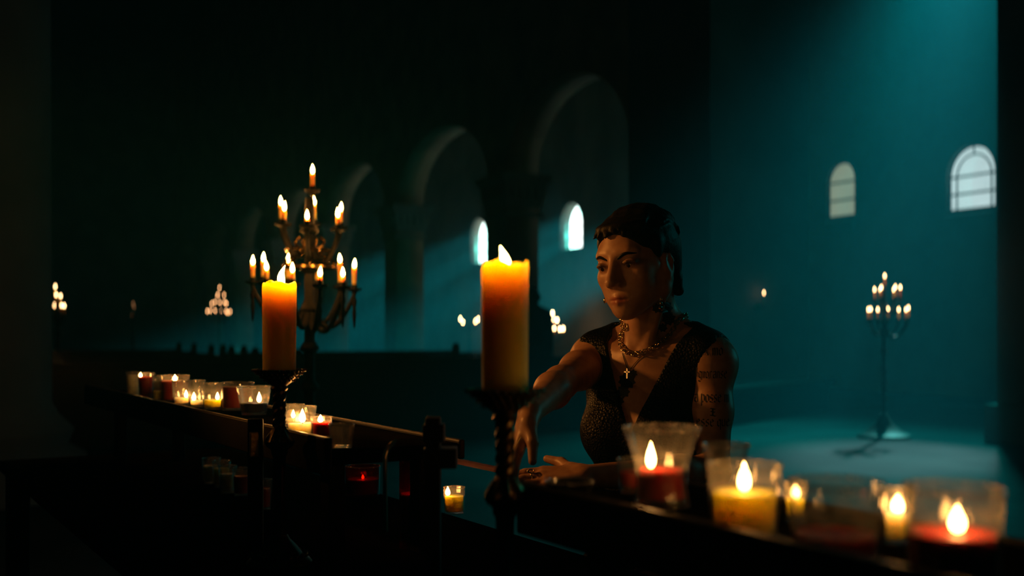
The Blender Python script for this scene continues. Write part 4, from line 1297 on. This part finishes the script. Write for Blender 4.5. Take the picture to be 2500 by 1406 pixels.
# ------------------------------------------------------------------ skin marks: broad-nib lettering and dark ornaments laid on the skin
GLYPH = {  # strokes on a 4 x 6 grid, x-height 4, baseline 0
    'a': [[(0, 3.6), (2, 4), (2.2, 0)], [(2.2, 2.4), (0.2, 2), (0.2, 0.5), (1.2, 0), (2.2, 0.8)]],
    'c': [[(2.2, 3.6), (1, 4), (0.2, 3.2), (0.2, 0.8), (1, 0), (2.2, 0.6)]],
    'd': [[(2.2, 3.2), (1, 4), (0.2, 3.0), (0.2, 0.8), (1.1, 0), (2.2, 0.8)], [(0.4, 6), (2.2, 3.4), (2.2, 0)]],
    'e': [[(0.2, 2.2), (2.2, 2.8), (1.4, 4), (0.2, 3.2), (0.2, 0.8), (1.2, 0), (2.3, 0.6)]],
    'g': [[(2.2, 3.4), (1, 4), (0.2, 3.2), (0.2, 1), (1.1, 0.2), (2.2, 1)], [(2.2, 4), (2.2, -1), (1.2, -2), (0, -1.4)]],
    'i': [[(0.2, 3.6), (0.6, 4), (0.6, 0.3), (1.1, 0)]],
    'm': [[(0.3, 4), (0.3, 0)], [(0.3, 3.2), (1.3, 4), (1.6, 3.2), (1.6, 0)], [(1.6, 3.2), (2.7, 4), (3.0, 3.2), (3.0, 0)]],
    'n': [[(0.3, 4), (0.3, 0)], [(0.3, 3.2), (1.4, 4), (2.0, 3.2), (2.0, 0)]],
    'o': [[(1.1, 4), (0.2, 3.2), (0.2, 0.8), (1.1, 0), (2.1, 0.8), (2.1, 3.2), (1.1, 4)]],
    'p': [[(0.3, 4.4), (0.3, -2)], [(0.3, 3.2), (1.3, 4), (2.2, 3.2), (2.2, 0.8), (1.2, 0), (0.3, 0.8)]],
    'q': [[(2.2, 4), (2.2, -2)], [(2.2, 3.2), (1.2, 4), (0.2, 3.2), (0.2, 0.8), (1.2, 0), (2.2, 0.8)]],
    'r': [[(0.4, 4), (0.4, 0)], [(0.4, 3.2), (1.4, 4), (2.0, 3.6)]],
    's': [[(2.1, 3.6), (1.1, 4), (0.3, 3.2), (0.5, 2.4), (1.9, 1.7), (2.1, 0.8), (1.1, 0), (0.1, 0.5)]],
    'u': [[(0.3, 4), (0.3, 0.8), (1.1, 0), (2.0, 0.8)], [(2.0, 4), (2.0, 0)]],
    'x': [[(0.1, 4), (2.2, 0)], [(2.2, 4), (0.1, 0)]],
    'E': [[(2.8, 5.4), (1.2, 6), (0.2, 5), (0.2, 1), (1.4, 0), (2.9, 0.7)], [(0.2, 3.1), (2.2, 3.3)], [(1.0, 5.8), (1.0, 0.3)]],
    'I': [[(0, 5.2), (1, 6), (1.2, 5.4), (1.2, 0.6), (0.2, -0.6)], [(0.2, 3.0), (2.2, 3.2)], [(1.2, 5.4), (2.2, 6)]],
    '+': [[(1.2, 5), (1.2, 0)], [(0.2, 5), (2.2, 4.4)], [(0.2, 0.4), (2.4, -0.4)], [(0.4, 3), (2.0, 2.2)]],
}
WID = {'m': 4.0, 'i': 1.6, ' ': 1.6, 'E': 3.6, 'I': 2.8}
def text_quads(txt, nib=0.85):
    x = 0.0
    quads = []
    na = math.radians(42)
    nv = (math.cos(na) * nib, math.sin(na) * nib)
    for ch in txt:
        for st in GLYPH.get(ch, []):
            for (ax_, ay_), (bx_, by_) in zip(st, st[1:]):
                n = max(1, int(math.hypot(bx_ - ax_, by_ - ay_) / 1.1))
                for k in range(n):
                    p0 = (x + ax_ + (bx_ - ax_) * k / n, ay_ + (by_ - ay_) * k / n)
                    p1 = (x + ax_ + (bx_ - ax_) * (k + 1) / n, ay_ + (by_ - ay_) * (k + 1) / n)
                    quads.append([(p0[0] - nv[0] / 2, p0[1] - nv[1] / 2), (p0[0] + nv[0] / 2, p0[1] + nv[1] / 2),
                                  (p1[0] + nv[0] / 2, p1[1] + nv[1] / 2), (p1[0] - nv[0] / 2, p1[1] - nv[1] / 2)])
        x += WID.get(ch, 3.0)
    return quads, x
def lay_on_skin(name, quads, place, label=None):
    """place(u, v) -> (ray origin, ray direction)"""
    m = MB()
    for q in quads:
        ps = []
        for u, v in q:
            o_, d_ = place(u, v)
            hit = bvh.ray_cast(o_, d_)
            if hit[0] is None: break
            ps.append(hit[0] + hit[1] * 0.0007)
        if len(ps) == 4:
            m.add(ps, [(0, 1, 2, 3)])
    if not m.v: return
    o = m.build(name, M['ink'], body, smooth=False)
    if label: o['label'] = label
    return o
axd = Vector(elL - JL).normalized()
view = Vector((0.16, 0.985, 0.0)).normalized()            # looking at the outer side of the arm
side_ = axd.cross(view).normalized()
if side_.x < 0: side_ = -side_
def arm_line(txt, py, x0, x1, hgt):
    qs, W_ = text_quads(txt)
    zt = CAM_Z + (HORIZON - py) / F_PX * 2.12
    tpar = (zt - JL[2]) / axd.z
    base = Vector(JL) + axd * tpar
    a0 = (x0 - 1250) / F_PX * 2.12; a1 = (x1 - 1250) / F_PX * 2.12
    k = (a1 - a0) / W_
    kz = hgt / F_PX * 2.12 / 4.0
    def place(u, v):
        xw = a0 + u * k
        o_ = base - axd * (v * kz) * -1.0
        o_ = base + Vector((0, 0, 1)) * (v * kz) + side_ * ((xw - base.x) / max(0.3, side_.x))
        return o_ - view * 0.2, view
    lay_on_skin('tattoo_lettering', qs, place, 'dark blackletter tattoo line reading %s' % txt)
arm_line('Ex mo', 868, 1722, 1782, 18)
arm_line('Ignoranse', 924, 1710, 1788, 17)
arm_line('a posse m', 982, 1706, 1790, 18)
arm_line('+', 1014, 1740, 1758, 14)
arm_line('esse que', 1040, 1708, 1788, 17)
def petals(cx, cz, n, r, rot=0.0, sq=1.0):
    out_ = []
    for k in range(n):
        a = rot + 2 * math.pi * k / n
        for j in range(4):
            u0, u1 = j / 4, (j + 1) / 4
            def pt(u, s):
                w_ = 0.36 * r * math.sin(math.pi * min(1, u * 1.02)) * s
                return (cx + (u * r) * math.cos(a) - w_ * math.sin(a), cz + sq * ((u * r) * math.sin(a) + w_ * math.cos(a)))
            out_.append([pt(u0, -1), pt(u0, 1), pt(u1, 1), pt(u1, -1)])
    return out_
def cam_place(u, v):
    o_ = Vector((0, 0, CAM_Z)); t_ = P(u, v, 2.0)
    return o_, (t_ - o_).normalized()
lay_on_skin('neck_tattoo', petals(1622, 752, 9, 21) + petals(1632, 778, 8, 18, 0.5) + petals(1604, 752, 7, 13, 0.9) + petals(1618, 800, 7, 12, 0.2), cam_place, 'black flower tattoo on the side of the neck')
lay_on_skin('chest_tattoo', petals(1531, 930, 9, 22, 0.2) + petals(1522, 956, 8, 17, 0.8) + petals(1512, 978, 7, 13, 0.3) + petals(1546, 912, 7, 11, 0.3), cam_place, 'dark tattoo over the breastbone')

# ------------------------------------------------------------------ jewellery
def ray_px(px, py, lift=0.004):
    o_, d_ = cam_place(px, py)
    h_ = bvh.ray_cast(o_, d_)
    return (h_[0] + h_[1] * lift) if h_[0] else None
def catmull(pts, step):
    dense = []
    n = len(pts)
    for i in range(n - 1):
        p0, p1, p2, p3 = pts[max(0, i - 1)], pts[i], pts[i + 1], pts[min(n - 1, i + 2)]
        for k in range(24):
            t = k / 24
            dense.append(0.5 * ((2 * p1) + (p2 - p0) * t + (2 * p0 - 5 * p1 + 4 * p2 - p3) * t * t + (3 * p1 - p0 - 3 * p2 + p3) * t ** 3))
    dense.append(pts[-1])
    out_, acc = [dense[0]], 0.0
    for a, b_ in zip(dense, dense[1:]):
        acc += (b_ - a).length
        if acc >= step:
            out_.append(b_); acc = 0.0
    return out_
chain_px = [(1650, 788), (1641, 808), (1628, 828), (1606, 845), (1580, 857), (1556, 864), (1538, 863), (1524, 852), (1518, 832), (1522, 812), (1530, 797)]
cp = [ray_px(x, y) for x, y in chain_px]
cp = [p for p in cp if p is not None]
back = [Vector(T(-0.060, -0.030, 0.042)), Vector(T(-0.040, -0.074, 0.052)), Vector(T(0, -0.092, 0.058)), Vector(T(0.040, -0.080, 0.055))]
def off_skin(p, lift=0.004):
    h_ = bvh.find_nearest(p)
    return h_[0] + h_[1] * lift if h_[0] else p
cp = [off_skin(p) for p in cp] + [off_skin(p) for p in back]
cp = cp + [cp[0]]
path_ = [off_skin(p, 0.0042) for p in catmull(cp, 0.0072)]
necklace = thing('chain_necklace', 'heavy gold curb chain lying round the woman neck', 'necklace', loc=tuple(path_[0]))
lk = MB().torus((0, 0, 0), 0.0046, 0.0013, 16, 6, sx=1.35).mesh('link')
lk.materials.append(M['gold'])
for i, p in enumerate(path_):
    a, b_ = path_[i - 1], path_[(i + 1) % len(path_)]
    t_ = (b_ - a).normalized()
    nn = bvh.find_nearest(p)[1]
    bn = t_.cross(nn).normalized(); nn = bn.cross(t_).normalized()
    ang = 0.95 if i % 2 else -0.35
    y_ = (bn * math.cos(ang) + nn * math.sin(ang)); z_ = t_.cross(y_)
    o = bpy.data.objects.new('link', lk); COL.objects.link(o); o.parent = necklace
    Mx = Matrix((t_, y_, z_)).transposed().to_4x4(); Mx.translation = p - path_[0]
    o.matrix_local = Mx
pp = [ray_px(1521, 862, .0015), ray_px(1526, 880, .0015), ray_px(1533, 900, .0015), ray_px(1538, 903, .0015), ray_px(1552, 886, .0015), ray_px(1572, 866, .0015), ray_px(1582, 856, .0015)]
pp = [p for p in pp if p is not None]
if len(pp) > 3:
    pend = thing('pendant_necklace', 'thin gold chain with a small cross hanging below the heavy chain', 'necklace', loc=tuple(pp[2]))
    MB().tube([off_skin(p, 0.0016) - pp[2] for p in catmull(pp, 0.004)], 0.0008, 6).build('fine_chain', M['gold'], pend)
    nn = bvh.find_nearest(pp[2])[1]
    cx_ = MB().box((0, 0, -0.010), (0.0025, 0.002, 0.020)).box((0, 0, -0.007), (0.011, 0.002, 0.0025))
    cx_.build('cross', M['gold'], pend, smooth=False, loc=tuple(nn * 0.003))
# earrings
for nm, lab, top_, n in (('hoop_earring', 'long dangling earring of small links below the visible ear', P(1612, 693, 2.150), 5), ('drop_earring', 'bright drop earring showing past the far cheek', P(1477, 722, 2.262), 1)):
    t = thing(nm, lab, 'earring', loc=tuple(top_))
    if n > 1:
        MB().tube([(0, 0, 0.0), (0, 0, -0.040)], 0.0006, 6).build('wire', M['gold'], t)
        for k in range(n):
            MB().torus((0, 0, -0.008 - 0.0075 * k), 0.0035, 0.0009, 12, 6, M=Matrix.Rotation(math.pi / 2, 3, 'X') @ Matrix.Rotation(0.8 * k, 3, 'Y')).build('link', M['gold'], t)
        MB().sphere((0, 0, -0.046), 0.004, 12, 8).build('bead', M['gold'], t)
    else:
        MB().tube([(0.0, 0, 0.022), (0, 0, -0.006)], 0.0006, 6).build('wire', M['gold'], t)
        MB().sphere((0, 0, -0.010), 0.0042, 12, 10, s=(0.8, 0.8, 1.4)).build('drop', M['gold'], t)
# chunky ring and chain on the left hand
d_, n_, s_ = HL
rc = Vector(wrL) + d_ * 0.100 + s_ * 0.009
rg = thing('chunky_ring', 'chunky gold ring with a link on the woman resting hand', 'ring', loc=tuple(rc))
Mr = Matrix((s_, n_, d_)).transposed()
MB().torus((0, 0, 0), 0.0102, 0.0018, 20, 8, M=Mr).build('band', M['gold'], rg)
MB().torus(tuple(-n_ * 0.012), 0.0062, 0.0016, 16, 6, M=Matrix((d_, s_, n_)).transposed()).build('link', M['gold'], rg)
# burning match stick between the reaching fingers
mt = P(1272, 1066, 1.795)
match = thing('matchstick', 'thin pale match held between the reaching fingers', 'match', loc=tuple(mt))
MB().tube([(0, 0, 0), tuple(P(1250, 1104, 1.79) - mt)], 0.0006, 6).build('stick', M['wax_taper'], match)

# ------------------------------------------------------------------ the silhouetted man far behind
md = 15.3
mo = P(1301, 800, md); mo.z = 0
man = thing('person', 'dark figure in a long coat standing among the pews with back turned', 'person', loc=tuple(mo))
bpy.context.view_layer.update()
G = Field((mo.x - 0.5, mo.y - 0.4, 0.0), (mo.x + 0.5, mo.y + 0.4, 1.75), 0.012)
g = lambda x, y, z: np.array((mo.x + x, mo.y + y, z))
G.ell(g(0.00, 0.0, 1.555), (0.082, 0.105, 0.120), None, 0.02)
G.ell(g(0.045, -0.02, 1.520), (0.060, 0.060, 0.075), None, 0.03)
G.cone(g(0.105, -0.03, 1.535), g(0.098, -0.03, 1.52), 0.012, 0.016, 0.02)
G.cone(g(0, 0.01, 1.47), g(0.0, 0.02, 1.36), 0.056, 0.066, 0.04)
for s in (-1, 1):
    G.cone(g(s * 0.03, 0.02, 1.37), g(s * 0.165, 0.02, 1.315), 0.06, 0.062, 0.05)
    G.path([g(s * 0.19, 0.01, 1.29), g(s * 0.215, 0.02, 1.03), g(s * 0.22, -0.05, 0.80)], [0.060, 0.050, 0.042], 0.04)
    G.ell(g(s * 0.22, -0.07, 0.73), (0.035, 0.045, 0.06), None, 0.02)
    G.path([g(s * 0.09, 0, 0.85), g(s * 0.10, 0, 0.48), g(s * 0.10, 0.02, 0.08)], [0.09, 0.07, 0.055], 0.04)
    G.cone(g(s * 0.10, 0.0, 0.05), g(s * 0.11, -0.14, 0.045), 0.048, 0.042, 0.03)
G.ell(g(0, 0, 1.18), (0.195, 0.125, 0.22), None, 0.05)
G.ell(g(0, 0, 0.92), (0.195, 0.135, 0.22), None, 0.05)
gm, gv = G.mesh('body')
obj_from(gm, 'body', M['cloth'], man)
ct = Field((mo.x - 0.5, mo.y - 0.4, 0.2), (mo.x + 0.5, mo.y + 0.4, 1.45), 0.012)
for a, b_, ra, rb in (((0, 0, 1.25), (0, 0, 0.95), 0.165, 0.19), ((0, 0, 0.95), (0, 0, 0.50), 0.19, 0.27)):
    ct.cone(g(*a), g(*b_), ra, rb, 0.05)
for s in (-1, 1):
    ct.path([g(s * 0.12, 0.02, 1.315), g(s * 0.185, 0.01, 1.27), g(s * 0.220, 0.02, 1.02), g(s * 0.225, -0.04, 0.84)], [0.070, 0.068, 0.060, 0.054], 0.05)
ct.D = np.maximum(ct.D, -(ct.coords()[2] - 0.36)).astype(np.float32)
cm_, _ = ct.mesh('coat')
obj_from(cm_, 'coat', M['cloth'], man)
